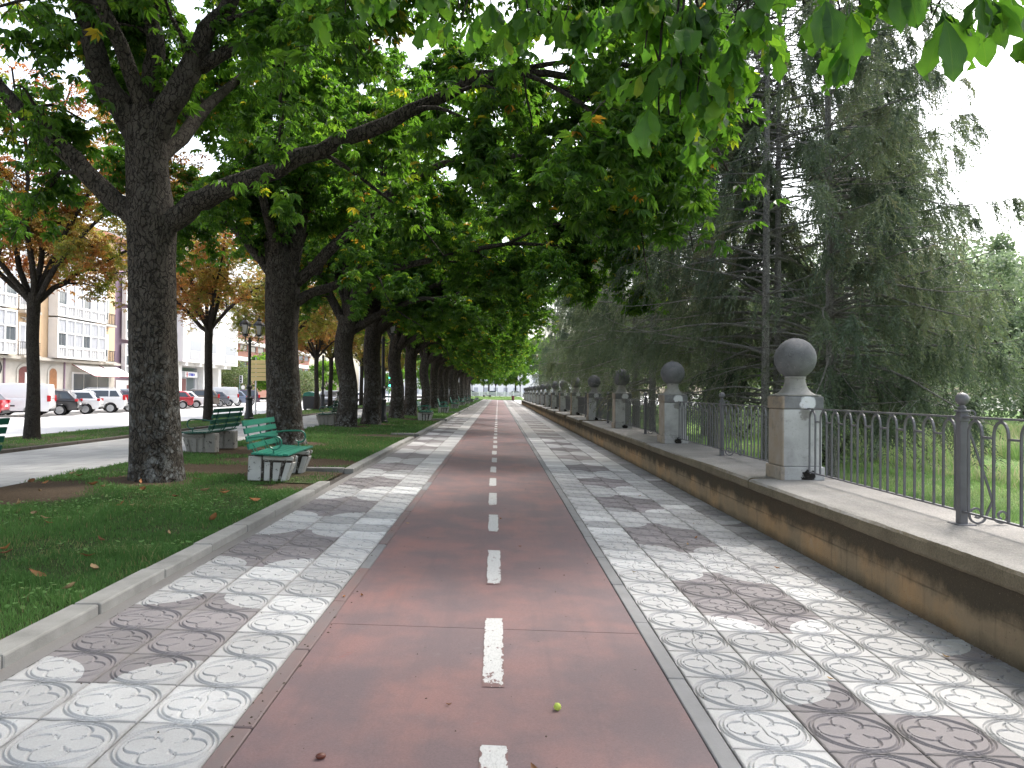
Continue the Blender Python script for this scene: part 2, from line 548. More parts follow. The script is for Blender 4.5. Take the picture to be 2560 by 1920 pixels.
# ------------------------------------------------------------------ patterned paving tiles
TS = .45
def tile_height(N, cracks=()):
    g = (np.arange(N + 1) / N - .5)
    X, Y = np.meshgrid(g, g, indexing='xy')
    r = np.hypot(X, Y)
    sm = lambda d, w: np.clip(1 - (np.abs(d) / w) ** 2, 0, 1)
    h = np.maximum(sm(r - .480, .019), sm(r - .436, .017)) * 1.0
    h -= sm(r - .459, .010) * .15
    inner = r < .425
    gp = np.zeros_like(r)
    for ax in range(4):
        a = ax * math.pi / 2
        cx, cy_ = .214 * math.cos(a), .214 * math.sin(a)
        dx, dy_ = X - cx, Y - cy_
        d = np.hypot(dx, dy_)
        ph = np.abs((np.arctan2(dy_, dx) - a + math.pi) % (2 * math.pi) - math.pi)
        w = .006 + .021 * np.exp(-((ph - 1.25) / .48) ** 2)
        on = (ph < 2.15)
        gp = np.maximum(gp, np.where(on, sm(d - .178 + .010 * np.exp(-((ph - 1.25) / .5) ** 2), w), 0))
        # cusp pointing to the middle of the tile, on the diagonal
        b = a + math.pi / 4
        u = X * math.cos(b) + Y * math.sin(b)
        v = -X * math.sin(b) + Y * math.cos(b)
        tw = np.clip((u - .085) / .09, 0, 1)
        cusp = np.clip(1 - np.abs(v + .02 * tw) / (.004 + .034 * tw), 0, 1) * (u > .085) * np.clip((.20 - u) / .03, 0, 1)
        gp = np.maximum(gp, cusp)
    h = np.maximum(h, gp * inner)
    z = -.0108 * h
    for (p, q, s_) in cracks:
        rr = np.random.default_rng(s_)
        p, q = np.array(p), np.array(q)
        t_ = np.linspace(0, 1, 9)
        pts = p + (q - p) * t_[:, None] + rr.normal(0, .022, (9, 2)) * (np.sin(t_ * math.pi) ** .3)[:, None]
        dm = np.full(X.shape, 9.0)
        for A, B in zip(pts[:-1], pts[1:]):
            ab = B - A
            tt = np.clip(((X - A[0]) * ab[0] + (Y - A[1]) * ab[1]) / (ab @ ab), 0, 1)
            dm = np.minimum(dm, np.hypot(X - A[0] - tt * ab[0], Y - A[1] - tt * ab[1]))
        z -= .009 * np.clip(1 - dm / .011, 0, 1)
    e = .5 - np.maximum(np.abs(X), np.abs(Y))
    rr = np.random.default_rng(5)
    chip = np.interp(np.arctan2(Y, X), np.linspace(-math.pi, math.pi, 90), rr.random(90) ** 4) * .02
    z -= .006 * np.clip(1 - e / (.006 + chip), 0, 1)
    return X, Y, z

def tile_mesh(mat, N=88, cracks=(), motif=True):
    S = TS - .006
    if motif:
        X, Y, Z = tile_height(N, cracks)
    else:
        g = np.array([-.5, -.475, .475, .5])
        X, Y = np.meshgrid(g, g, indexing='xy')
        Z = np.where(np.maximum(np.abs(X), np.abs(Y)) > .48, -.006, 0.0)
        N = 3
    n1 = N + 1
    V = np.stack([X.ravel() * S, Y.ravel() * S, Z.ravel()], 1)
    i, j = np.meshgrid(np.arange(N), np.arange(N), indexing='xy')
    a = (j * n1 + i).ravel()
    F = np.stack([a, a + 1, a + n1 + 1, a + n1], 1)
    b0 = np.concatenate([np.arange(n1), np.arange(1, n1) * n1 + N, N * n1 + np.arange(N - 1, -1, -1), np.arange(N - 1, 0, -1) * n1])
    k = len(b0)
    VB = V[b0].copy()
    VB[:, 2] = -.03
    base = len(V)
    nx = np.roll(np.arange(k), -1)
    FB = np.stack([b0, base + np.arange(k), base + nx, b0[nx]], 1)
    return np_mesh('paving_tile', np.vstack([V, VB]), np.vstack([F, FB]), mat, smooth=False)

CR1 = (((-.1, -.5), (.12, .5), 3), ((.02, 0), (.3, .45), 5))
CR2 = (((-.5, .1), (.5, -.05), 8), ((.0, .05), (.08, -.5), 9))
CR3 = (((.05, -.5), (-.05, .5), 12),)
hi = {}
hi['white'] = [tile_mesh(M['tile_white']), tile_mesh(M['tile_white']), tile_mesh(M['tile_white'], cracks=CR1), tile_mesh(M['tile_white'], cracks=CR3)]
hi['dark'] = [tile_mesh(M['tile_dark']), tile_mesh(M['tile_dark']), tile_mesh(M['tile_dark'], cracks=CR2)]
hi['grey'] = [tile_mesh(M['tile_grey'])]
for i in range(4): hi['mix%d' % i] = [tile_mesh(M['tile_mix%d' % i])]
lo = {k: [tile_mesh(v[0].materials[0], motif=False)] for k, v in hi.items()}

def kind_of(side, col, row):
    """which of the tile colours lies at this place: blocks of two by four mauve tiles with rounded corners"""
    if side == 'L':
        if col == 0: return 'white'
        ph = (row - 1) % 6
        inner = 1                              # columns 1, 2 counted away from the path
        if ph in (1, 2): return 'dark'
        if ph == 0: return 'mix1' if col == 1 else 'mix0'
        if ph == 3: return 'mix2' if col == 1 else 'mix3'
        return 'white'
    if col in (0, 3): return 'white'
    if col == 4:
        return 'grey' if (row * 7 + 3) % 11 not in (2,) else 'mix3'
    if row == 1 and col == 2: return 'white'
    ph = (row - 4) % 6
    if ph in (1, 2): return 'dark'
    if ph == 0: return 'mix0' if col == 1 else 'mix1'
    if ph == 3: return 'mix3' if col == 1 else 'mix2'
    return 'white'

def lay(side, ncol, xa, ya, sgn, limit):
    xs = [xa, xa + sgn * ncol * TS]
    x_in, x_out = min(xs), max(xs)
    if side == 'L': x_in = -2.67
    bed = strip('pavement', [x_in, x_out], -5, 157, M['joint'], 2, dz=-.016)
    cnt = 0
    fv, fk = [], []
    for row in range(-9, 341):
        y = ya + (row + .5) * TS
        if y > 156.5: break
        for col in range(ncol):
            x = xa + sgn * (col + .5) * TS
            kd = kind_of(side, col, row)
            if cnt < limit and y > .8:
                cnt += 1
                me = random.choice(hi[kd]) if y < 17 else lo[kd][0]
                o = inst(me, 'paving_tile', bed, (x + random.uniform(-.0012, .0012), y + random.uniform(-.0012, .0012), gz(x) + random.uniform(-.0015, .0015)),
                         (random.uniform(-.003, .003), TILT + random.uniform(-.003, .003), random.uniform(-.004, .004)))
            else:
                fv.append((x, y)); fk.append(kd)
    fv = np.array(fv)
    h = TS / 2 - .004
    c = np.array([[-h, -h], [h, -h], [h, h], [-h, h]])
    P2 = fv[:, None, :] + c[None]
    Z = -.03 * P2[..., 0] + rng.uniform(-.0015, .0015, (len(fv), 1))
    V = np.concatenate([P2, Z[..., None]], -1).reshape(-1, 3)
    F = np.arange(len(V)).reshape(-1, 4)
    ml = ['tile_white', 'tile_dark', 'tile_grey']
    mi = [0 if k == 'white' else (2 if k == 'grey' else 1) for k in fk]
    o = inst(np_mesh('paving_tile', V, F, [M[q] for q in ml], mi=mi), 'paving_tile', bed)
    o['kind'] = 'stuff'
lay('L', 3, -1.216, 3.64, -1, 298)
lay('R', 5, 1.09, 3.555, 1, 299)
# mortar strip between tiles and the bed kerb
mb = MB()
mb.add([(-2.68, -5, .075), (-2.566, -5, .072), (-2.566, 156, .072), (-2.68, 156, .075)], [(0, 1, 2, 3)])
mb.build('mortar_strip', M['tile_grey'], bpy.data.objects['pavement'])

# ------------------------------------------------------------------ lawn beds with kerbs on the tree side
BEDS = [(-6, 12.45), (14.4, 24.85), (26.45, 39.1), (40.7, 53.2), (54.8, 67.3), (68.9, 81.4), (83, 95.5), (97.1, 109.6), (111.2, 123.7), (125.3, 156)]
def vnoise(x, y, s, seed=0):
    r_ = np.random.default_rng(seed)
    T = r_.random((64, 64))
    u, v = x / s, y / s
    i, j = np.floor(u).astype(int), np.floor(v).astype(int)
    fu, fv_ = u - i, v - j
    fu, fv_ = fu * fu * (3 - 2 * fu), fv_ * fv_ * (3 - 2 * fv_)
    g = lambda a, b: T[a % 64, b % 64]
    return (g(i, j) * (1 - fu) + g(i + 1, j) * fu) * (1 - fv_) + (g(i, j + 1) * (1 - fu) + g(i + 1, j + 1) * fu) * fv_
def earth(x, y):
    """1 = bare earth, 0 = turf"""
    e = 0.0
    for cx, cy_, rx, ry in ((-5.5, 12.2, .75, .7), (-6.5, 10.6, .9, 1.3), (-4.6, 14.2, 1.9, .9), (-4.2, 16.0, 1.5, 1.0), (-5.7, 20.9, 1.0, 1.0), (-6.2, 18.2, 1.2, 1.2),
                            (-3.2, 25.6, 1.6, .9), (-6.0, 31, .9, .9), (-5.5, 33.6, .9, .9), (-3.6, 40, 1.5, 1.2), (-5.4, 41, .8, .8), (-5.3, 46, .8, .8), (-3.0, 12.1, .7, .5)):
        d = ((x - cx) / rx) ** 2 + ((y - cy_) / ry) ** 2
        e = np.maximum(e, np.clip(1.5 - d, 0, 1))
    return e
def bed_mat():
    t = NT('bed_earth_and_moss')
    W = t.geo.outputs['Position']
    e = t.math('ADD', t.attr('earth'), t.math('MULTIPLY', t.math('SUBTRACT', t.noise(W, 2.2, 7, .7), .5), .9))
    col = t.mix(t.ramp(e, [(.15, 0), (.55, 1)]), (.045, .066, .022), (.098, .070, .046))
    col = t.mix(1.0, col, t.ramp(t.noise(W, 30, 6, .8), [(.28, .4), (.7, 1.4)]), 'MULTIPLY')
    col = t.mix(t.ramp(t.voro(W, 14), [(.10, .6), (.2, 0)]), col, (.15, .10, .055))
    return t.done(t.bsdf(col, .95, t.bump(t.noise(W, 30, 8, .8), 1.0, .04), spec=.12))
M['bed'] = bed_mat()
for (ya, yb, st) in ((-6, 2, 1.0), (2, 30, .10), (30, 156, .9)):
    xs, ys = np.linspace(-7.02, -2.85, 43), np.arange(ya, yb + st / 2, st)
    XX, YY = np.meshgrid(xs, ys, indexing='xy')
    ea = earth(XX, YY)
    ZZ = gzv(XX) - .01 - .03 * ea * (vnoise(XX + 30, YY + 30, .35, 3)) + .012 * vnoise(XX + 30, YY + 30, .8, 5)
    i, j = np.meshgrid(np.arange(len(xs) - 1), np.arange(len(ys) - 1), indexing='xy')
    k = (j * len(xs) + i).ravel()
    o = inst(np_mesh('bed_soil', np.stack([XX.ravel(), YY.ravel(), ZZ.ravel()], 1), np.stack([k, k + 1, k + len(xs) + 1, k + len(xs)], 1), M['bed'], smooth=True, attr={'earth': ea.ravel()}), 'bed_soil')
    o['kind'] = 'structure'
kerb = tag(strip('kerb', [-2.86, -2.70], -6, 156, M['joint'], 2, dz=-.03), kind='structure')
kme = {}
for ln in (1.0, .8):
    mb = MB()
    mb.box((-.0, ln / 2, -.032), (.185, ln - .01, .20))
    kme[ln] = mb.mesh('kerb_stone', M['kerb'], bevel=.014, seg=2)
for (a, b) in BEDS:
    n = max(1, int(round((b - a) / 1.0)))
    for k in range(n):
        st = (b - a) / n
        inst(kme[1.0], 'kerb_stone', kerb, (-2.765 + random.uniform(-.004, .004), a + k * st, gz(-2.76) + random.uniform(-.004, .004)), (random.uniform(-.003, .003), 0, random.uniform(-.004, .004)), (1, st, 1))
    for yy in (a,):
        if yy < 0 or yy > 150: continue
        for q in range(1):
            inst(kme[.8], 'kerb_stone', kerb, (-2.86 - q * .8 + .0, yy + (-.0925 if yy == b else .0925), gz(-3.2) + .0 + q * .02), (0, 0, math.pi / 2))

# fallen tile paving in the recesses beside the benches
for (a, b), (c_, d_) in zip(BEDS[:-1], BEDS[1:]):
    strip('bench_recess', [-4.2, -2.86], b + .1, c_ - .1, M['soil'], 2, dz=.004)

# ------------------------------------------------------------------ grass (nobody could count it)
def grass_mat(name, stops):
    t = NT(name)
    a = t.attr('tint')
    col = t.ramp(a, stops)
    b = t.n.new('ShaderNodeBsdfPrincipled')
    t.l.new(col, b.inputs['Base Color'])
    b.inputs['Roughness'].default_value = .55
    b.inputs['Specular IOR Level'].default_value = .25
    tr = t.n.new('ShaderNodeBsdfTranslucent')
    t.l.new(col, tr.inputs['Color'])
    mx = t.n.new('ShaderNodeMixShader')
    mx.inputs[0].default_value = .35
    t.l.new(b.outputs[0], mx.inputs[1])
    t.l.new(tr.outputs[0], mx.inputs[2])
    return t.done(mx.outputs[0])
M['grass'] = grass_mat('turf_blades', [(0, (.055, .12, .032)), (.45, (.085, .19, .045)), (.8, (.14, .26, .07)), (.93, (.24, .27, .11)), (1, (.28, .19, .10))])
M['meadow'] = grass_mat('meadow_blades', [(0, (.15, .27, .08)), (.5, (.24, .38, .12)), (.85, (.36, .43, .20)), (1, (.50, .45, .29))])

def blades(name, x, y, hgt, wid, mat, lean=.5, zf=None, tint=None):
    n = len(x)
    a = rng.uniform(0, 2 * math.pi, n)
    b = rng.uniform(0, 2 * math.pi, n)
    z = gzv(x) if zf is None else zf(x, y)
    p = np.stack([x, y, z - .004], 1)
    s = np.stack([np.cos(a), np.sin(a), 0 * a], 1) * (wid / 2)[:, None]
    le = (rng.random(n) * lean * hgt)[:, None] * np.stack([np.cos(b), np.sin(b), 0 * b], 1)
    mid = p + le * .35 + np.array([0, 0, 1]) * (hgt * .6)[:, None]
    tip = p + le + np.array([0, 0, 1]) * hgt[:, None]
    V = np.stack([p - s, p + s, mid + s * .6, mid - s * .6, tip], 1).reshape(-1, 3)
    i = np.arange(n)[:, None] * 5
    F = np.concatenate([i + np.array([[0, 1, 2]]), i + np.array([[0, 2, 3]]), i + np.array([[3, 2, 4]])], 0)
    t_ = rng.random(n) if tint is None else tint
    o = inst(np_mesh(name, V, F, mat, attr={'tint': np.repeat(t_, 5)}), name)
    o['kind'] = 'stuff'
    return o

def scatter(x0, x1, y0, y1, dens):
    n = int((x1 - x0) * (y1 - y0) * dens)
    return rng.uniform(x0, x1, n), rng.uniform(y0, y1, n)
def bed_grass(x0, x1, y0, y1, dens, h0, h1, w, name='grass', mat=None, masked=True):
    x, y = scatter(x0, x1, y0, y1, dens)
    v = .6 * vnoise(x, y, .7, 1) + .4 * vnoise(x, y, .22, 2)
    if masked:
        keep = rng.random(len(x)) > np.clip(earth(x, y) * 1.25 - .1 + (v < .36) * .6, 0, 1)
        x, y, v = x[keep], y[keep], v[keep]
    h = rng.uniform(h0, h1, len(x)) * (.45 + .9 * v + .8 * (vnoise(x, y, .5, 12) > .72))
    t_ = np.clip(.30 * rng.random(len(x)) + .55 * vnoise(x, y, 1.3, 4) + .12 * v, 0, .9)
    t_ = np.where(rng.random(len(x)) < .04 + .14 * (vnoise(x, y, .9, 15) > .66), rng.uniform(.88, 1, len(x)), t_)
    return blades(name, x, y, h, np.full(len(x), w) * rng.uniform(.7, 1.3, len(x)), mat or M['grass'], .9, tint=t_)
bed_grass(-7.0, -2.88, 2.6, 8.0, 4200, .025, .06, .006)
bed_grass(-7.0, -2.88, 8.0, 12.4, 2600, .025, .055, .008)
bed_grass(-7.0, -2.88, 12.4, 25, 1000, .03, .055, .012)
bed_grass(-7.0, -2.88, 25, 53, 300, .03, .06, .022)
bed_grass(-7.0, -2.88, 53, 156, 70, .04, .07, .05)
bed_grass(-14.0, -10.9, 9, 45, 420, .03, .07, .018, masked=False)
bed_grass(-14.0, -10.9, 45, 150, 60, .04, .08, .05, masked=False)
bed_grass(4.1, 12, 6, 30, 420, .04, .10, .014, mat=M['meadow'], masked=False)
bed_grass(4.1, 30, 30, 80, 60, .05, .12, .04, mat=M['meadow'], masked=False)
x, y = scatter(9.5, 24, 8, 34, 210)
k = vnoise(x, y, 1.6, 9) > .42
x, y = x[k], y[k]
blades('tall_weeds', x, y, rng.uniform(.2, .75, len(x)) * np.clip((x - 8) / 3, .3, 1), rng.uniform(.012, .03, len(x)), M['meadow'], .9, tint=np.clip(.35 + .6 * vnoise(x, y, 2.0, 33) + rng.normal(0, .18, len(x)), 0, 1))['kind'] = 'stuff'
# broad-leaved weeds in the bed
n = 5200
x, y = scatter(-6.9, -2.95, 3, 13, n / 40)
k = (vnoise(x, y, .8, 21) > .52) & (earth(x, y) < .5)
x, y = x[k], y[k]
n = len(x)
a = rng.uniform(0, 6.28, n)
sz = rng.uniform(.012, .03, n)
c0 = np.stack([x, y, gzv(x) + rng.uniform(.02, .045, n)], 1)
d1 = np.stack([np.cos(a), np.sin(a), rng.uniform(-.3, .5, n)], 1) * sz[:, None]
d2 = np.stack([-np.sin(a), np.cos(a), rng.uniform(-.3, .3, n)], 1) * sz[:, None] * .7
V = np.stack([c0 - d1, c0 + d2, c0 + d1, c0 - d2], 1).reshape(-1, 3)
o = inst(np_mesh('weeds', V, np.arange(4 * n).reshape(-1, 4), M['grass'], attr={'tint': np.repeat(rng.uniform(.5, .88, n), 4)}), 'weeds')
o['kind'] = 'stuff'

# grit and crumbs scattered over the paving, too small and many to count
n = 420
x = np.concatenate([rng.uniform(-2.6, 3.2, n // 2), rng.normal(-1.16, .05, n // 4), rng.normal(3.1, .12, n - n // 2 - n // 4)])
x = np.clip(x, -2.6, 3.22)
y = 2.6 + 12 * rng.random(n) ** 1.6
sz = rng.uniform(.003, .010, n)
a = rng.uniform(0, 6.28, n)
c0 = np.stack([x, y, -.03 * x + .005], 1)
d1 = np.stack([np.cos(a), np.sin(a), 0 * a], 1) * sz[:, None]
d2 = np.stack([-np.sin(a), np.cos(a), 0 * a], 1) * sz[:, None] * .6
tp = c0 + np.stack([0 * a, 0 * a, sz * .7], 1)
V = np.stack([c0 - d1, c0 + d2, c0 + d1, c0 - d2, tp], 1).reshape(-1, 3)
i = np.arange(n)[:, None] * 5
F = np.concatenate([i + np.array([[0, 3, 4]]), i + np.array([[3, 2, 4]]), i + np.array([[2, 1, 4]]), i + np.array([[1, 0, 4]])], 0)
o = inst(np_mesh('debris', V, F, simple('dark_crumbs', (.07, .05, .035), .9, .4, 30, 0, world=True)), 'debris')
o['kind'] = 'stuff'
# ------------------------------------------------------------------ parapet wall
WT = .53                                   # top of the coping
def wall_mat():
    t = NT('stained_wall_concrete')
    W = t.geo.outputs['Position']
    z = t.sep(W)[2]
    base = t.ramp(t.noise(W, .8, 7, .62), [(.3, (.20, .155, .105)), (.48, (.27, .20, .128)), (.62, (.37, .235, .125)), (.75, (.36, .30, .225))])
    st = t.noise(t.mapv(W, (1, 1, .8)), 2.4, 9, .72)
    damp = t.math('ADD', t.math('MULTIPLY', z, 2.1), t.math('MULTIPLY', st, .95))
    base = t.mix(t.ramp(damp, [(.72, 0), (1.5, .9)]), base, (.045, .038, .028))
    low = t.math('ADD', t.math('MULTIPLY', z, -4.0), t.math('MULTIPLY', t.noise(W, 3, 5), .7))
    base = t.mix(t.ramp(low, [(.30, 0), (.72, .7)]), base, (.05, .043, .03))
    base = t.mix(t.ramp(t.noise(W, 24, 7, .8), [(.62, 0), (.70, .8)]), base, (.04, .035, .028))
    drip = t.math('MULTIPLY', t.ramp(t.noise(t.mapv(W, (9, 9, .5)), 1.0, 5, .7), [(.55, 0), (.68, .55)]), t.ramp(t.noise(W, 1.1, 3), [(.4, 0), (.6, 1)]))
    base = t.mix(drip, base, (.07, .055, .04))
    base = t.mix(t.ramp(t.noise(W, 60, 6, .8), [(.58, 0), (.72, .5)]), base, (.40, .34, .26))
    line = t.math('ABSOLUTE', t.math('SUBTRACT', z, .155))
    ln_ = t.ramp(line, [(.004, 1), (.010, 0)])
    base = t.mix(t.math('MULTIPLY', t.math('MULTIPLY', ln_, .45), t.ramp(t.noise(W, 1.3, 4), [(.42, 0), (.58, 1)])), base, (.06, .05, .038))
    hh = t.math('ADD', t.noise(W, 30, 8, .75), t.math('MULTIPLY', ln_, -.4))
    hh = t.math('ADD', hh, t.math('MULTIPLY', t.ramp(t.voro(W, 22), [(.08, 1), (.2, 0)]), -.5))
    nb = t.bump(hh, .8, .016)
    return t.done(t.bsdf(base, .92, nb, spec=.15))
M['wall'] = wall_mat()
def coping_mat():
    t = NT('weathered_coping')
    W = t.geo.outputs['Position']
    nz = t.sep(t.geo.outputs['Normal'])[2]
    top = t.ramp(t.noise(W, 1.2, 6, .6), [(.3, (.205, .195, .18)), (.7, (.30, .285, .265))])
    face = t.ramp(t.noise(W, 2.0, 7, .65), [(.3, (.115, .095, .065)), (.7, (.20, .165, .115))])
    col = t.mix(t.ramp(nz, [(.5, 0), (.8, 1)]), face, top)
    col = t.mix(1.0, col, t.ramp(t.noise(W, 70, 5, .8), [(.3, .6), (.7, 1.3)]), 'MULTIPLY')
    col = t.mix(t.ramp(t.noise(t.mapv(W, (1, .4, 1)), 2.2, 7, .7), [(.60, 0), (.75, .5)]), col, (.07, .058, .045))
    nb = t.bump(t.noise(W, 95, 5, .8), .8, .008)
    nb = t.bump(t.noise(W, 12, 5, .6), .5, .02, nb)
    return t.done(t.bsdf(col, .9, nb, spec=.2))
M['coping'] = coping_mat()

def section(name, prof, y0, y1, step, jit, mat, parent):
    ys = np.arange(y0, y1 + 1e-6, step)
    n = len(prof)
    V = []
    ph = np.cumsum(rng.normal(0, jit, (len(ys), n, 2)), 0) * .25
    ph -= ph.mean(0)
    ph = np.clip(ph, -2.5 * jit, 2.5 * jit) + rng.normal(0, jit * .35, (len(ys), n, 2))
    for i, y in enumerate(ys):
        for k, (x, z) in enumerate(prof):
            V.append((x + ph[i, k, 0], y, z + ph[i, k, 1]))
    F = [[i * n + k, i * n + (k + 1) % n, (i + 1) * n + (k + 1) % n, (i + 1) * n + k] for i in range(len(ys) - 1) for k in range(n)]
    me = np_mesh(name, np.array(V), np.array(F), mat)
    bm = bmesh.new(); bm.from_mesh(me)
    for e in (0, len(ys) - 1):
        bm.verts.ensure_lookup_table()
        try: bm.faces.new([bm.verts[e * n + k] for k in range(n)])
        except Exception: pass
    bmesh.ops.recalc_face_normals(bm, faces=bm.faces)
    bm.to_mesh(me); bm.free()
    return inst(me, name, parent)
wall = empty('parapet_wall', (3.6, 40, 0))
tag(wall, 'long low stained concrete parapet wall carrying the ball-topped pillars and iron railings', 'wall')
wall.location = (0, 0, 0)
cut = [-4, 2.9, 9.8, 16.7, 23.6, 30.5, 37.4, 44.3, 51.2, 58.1, 68]
for k, (a, b) in enumerate(zip(cut[:-1], cut[1:])):
    near = b < 30
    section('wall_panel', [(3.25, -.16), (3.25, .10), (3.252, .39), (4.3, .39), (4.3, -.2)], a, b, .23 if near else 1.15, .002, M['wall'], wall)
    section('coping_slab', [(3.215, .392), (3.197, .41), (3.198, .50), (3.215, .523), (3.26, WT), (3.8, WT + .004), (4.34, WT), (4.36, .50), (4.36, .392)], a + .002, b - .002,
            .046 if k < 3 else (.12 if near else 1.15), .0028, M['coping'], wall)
wall2 = empty('parapet_wall')
tag(wall2, 'lower reddish far stretch of parapet wall without projecting coping, ending by the sunlit paving', 'wall')
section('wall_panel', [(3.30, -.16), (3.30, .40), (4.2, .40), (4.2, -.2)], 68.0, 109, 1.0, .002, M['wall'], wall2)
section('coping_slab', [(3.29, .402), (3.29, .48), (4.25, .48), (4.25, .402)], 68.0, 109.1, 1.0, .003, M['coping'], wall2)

# ------------------------------------------------------------------ pillars with stone balls
def stone_mat(name, ra, rb, rc):
    t = NT(name)
    P = t.tc.outputs['Object']
    W = t.geo.outputs['Position']
    s = t.sep(P)
    base = t.ramp(t.noise(W, 2.6, 7, .62), [(.3, ra), (.5, rb), (.68, rc)])
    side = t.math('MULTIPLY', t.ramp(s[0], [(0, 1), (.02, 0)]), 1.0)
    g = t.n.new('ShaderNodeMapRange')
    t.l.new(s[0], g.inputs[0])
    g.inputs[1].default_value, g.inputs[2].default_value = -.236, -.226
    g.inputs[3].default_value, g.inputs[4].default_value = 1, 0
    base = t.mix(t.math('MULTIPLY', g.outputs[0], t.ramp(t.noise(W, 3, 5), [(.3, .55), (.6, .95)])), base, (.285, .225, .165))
    dark = t.math('ADD', t.noise(W, 5, 8, .75), t.math('MULTIPLY', t.math('ABSOLUTE', t.math('SUBTRACT', s[2], .45)), .22))
    base = t.mix(t.ramp(dark, [(.60, 0), (.76, .75)]), base, (.12, .115, .105))
    def blob(c, r0, colr, amt, wob=.1):
        d = t.n.new('ShaderNodeVectorMath'); d.operation = 'DISTANCE'
        t.l.new(P, d.inputs[0]); d.inputs[1].default_value = c
        e = t.math('ADD', d.outputs['Value'], t.math('MULTIPLY', t.math('SUBTRACT', t.noise(W, 11, 7, .75), .5), wob * 3))
        return t.mix(t.math('MULTIPLY', t.ramp(e, [(r0, 1), (r0 + .025, 0)]), amt), base, colr)
    base = blob((.06, -.26, .965), .085, (.62, .62, .63), .95, .03)
    base = blob((.06, -.27, .05), .07, (.018, .016, .014), 1.0, .10)
    base = blob((.04, -.25, .83), .06, (.10, .085, .07), .6, .08)
    base = t.mix(t.ramp(t.noise(W, 45, 6, .8), [(.58, 0), (.68, .6)]), base, (.12, .115, .10))
    base = t.mix(t.ramp(t.noise(W, 13, 8, .8), [(.58, 0), (.66, .55)]), base, (.24, .215, .17))
    nb = t.bump(t.noise(W, 60, 7, .75), .45, .008)
    return t.done(t.bsdf(base, .88, nb, spec=.2))
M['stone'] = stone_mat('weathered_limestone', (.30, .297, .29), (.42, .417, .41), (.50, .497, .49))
M['cap'] = stone_mat('darkened_limestone', (.11, .11, .112), (.165, .165, .17), (.23, .23, .23))
def ball_mat(name, a, b, c):
    t = NT(name)
    P = t.tc.outputs['Object']
    W = t.geo.outputs['Position']
    col = t.ramp(t.noise(W, 4.5, 7, .65), [(.3, a), (.55, b), (.75, c)])
    tz = t.math('ADD', t.sep(P)[2], t.math('MULTIPLY', t.noise(W, 9, 6, .7), .35))
    col = t.mix(t.ramp(tz, [(1.72, 0), (1.88, .9)]), col, (.34, .315, .275))
    col = t.mix(t.ramp(t.noise(W, 30, 7, .8), [(.60, 0), (.68, .7)]), col, (.36, .34, .31))
    col = t.mix(t.ramp(t.noise(W, 16, 7, .8), [(.34, .7), (.40, 0)]), col, (.045, .045, .045))
    nb = t.bump(t.noise(W, 42, 8, .8), .6, .014)
    return t.done(t.bsdf(col, .88, nb, spec=.2))
M['ball'] = ball_mat('dark_lichened_ball', (.095, .095, .10), (.14, .14, .145), (.20, .195, .19))
M['neck'] = ball_mat('grey_lichened_neck', (.20, .195, .18), (.27, .26, .24), (.34, .33, .30))

def loft_sq(prof, n=5):
    """square section turning round at the top: prof = [(half width, z, roundness 0..1)]"""
    vs_, fs = [], []
    S = 4 * n
    for h, z, r in prof:
        for k in range(S):
            a = 2 * math.pi * (k + .5) / S - math.pi * .75 + 0
            c, s_ = math.cos(a), math.sin(a)
            q = max(abs(c), abs(s_))
            f = h * ((1 - r) / q + r)
            vs_.append((c * f, s_ * f, z))
    for i in range(len(prof) - 1):
        for k in range(S):
            fs.append((i * S + k, i * S + (k + 1) % S, (i + 1) * S + (k + 1) % S, (i + 1) * S + k))
    fs.append(tuple(range(S - 1, -1, -1)))
    fs.append(tuple((len(prof) - 1) * S + k for k in range(S)))
    return vs_, fs
def make_pillar():
    t = empty('stone_pillar')
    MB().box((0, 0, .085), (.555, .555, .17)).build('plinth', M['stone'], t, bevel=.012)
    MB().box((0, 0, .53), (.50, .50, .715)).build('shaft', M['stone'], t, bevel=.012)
    MB().box((0, 0, .97), (.53, .53, .16)).build('capital', M['cap'], t, bevel=.018)
    pr = [(.25, 1.052, 0), (.262, 1.056, 0), (.262, 1.068, 0)]
    for i in range(1, 13):
        u = i / 12
        pr.append((.262 - .142 * math.sin(u * math.pi / 2) ** .75, 1.068 + .20 * (1 - math.cos(u * math.pi / 2)) ** .95, .75 * u))
    pr += [(.128, 1.275, .8), (.128, 1.30, .8), (.112, 1.303, .9), (.11, 1.36, 1)]
    v, f = loft_sq(pr)
    MB().add(v, f).build('neck', M['neck'], t, smooth=True)
    b = [(max(.001, .257 * math.sin(a)), 1.53 - .257 * math.cos(a)) for a in np.linspace(0.02, math.pi - .02, 30)]
    o = MB().lathe(b, 40).build('ball', M['ball'], t, smooth=True)
    for v in o.data.vertices:
        d = (v.co - Vector((0, 0, 1.53)))
        k = 1 + .014 * math.sin(d.x * 19 + d.z * 11) * math.sin(d.y * 15 + 1) + random.uniform(-.006, .006) + (.018 * random.random() if d.z > .17 else 0)
        v.co = Vector((0, 0, 1.53)) + d * k
    return t
ORD = ['first', 'second', 'third', 'fourth', 'fifth', 'sixth', 'seventh', 'eighth', 'ninth', 'tenth', 'eleventh', 'twelfth', 'thirteenth', 'fourteenth', 'fifteenth', 'sixteenth', 'seventeenth', 'eighteenth', 'nineteenth', 'twentieth']
PY = [9.82 + 6.9 * k for k in range(15)]
pil = make_pillar()
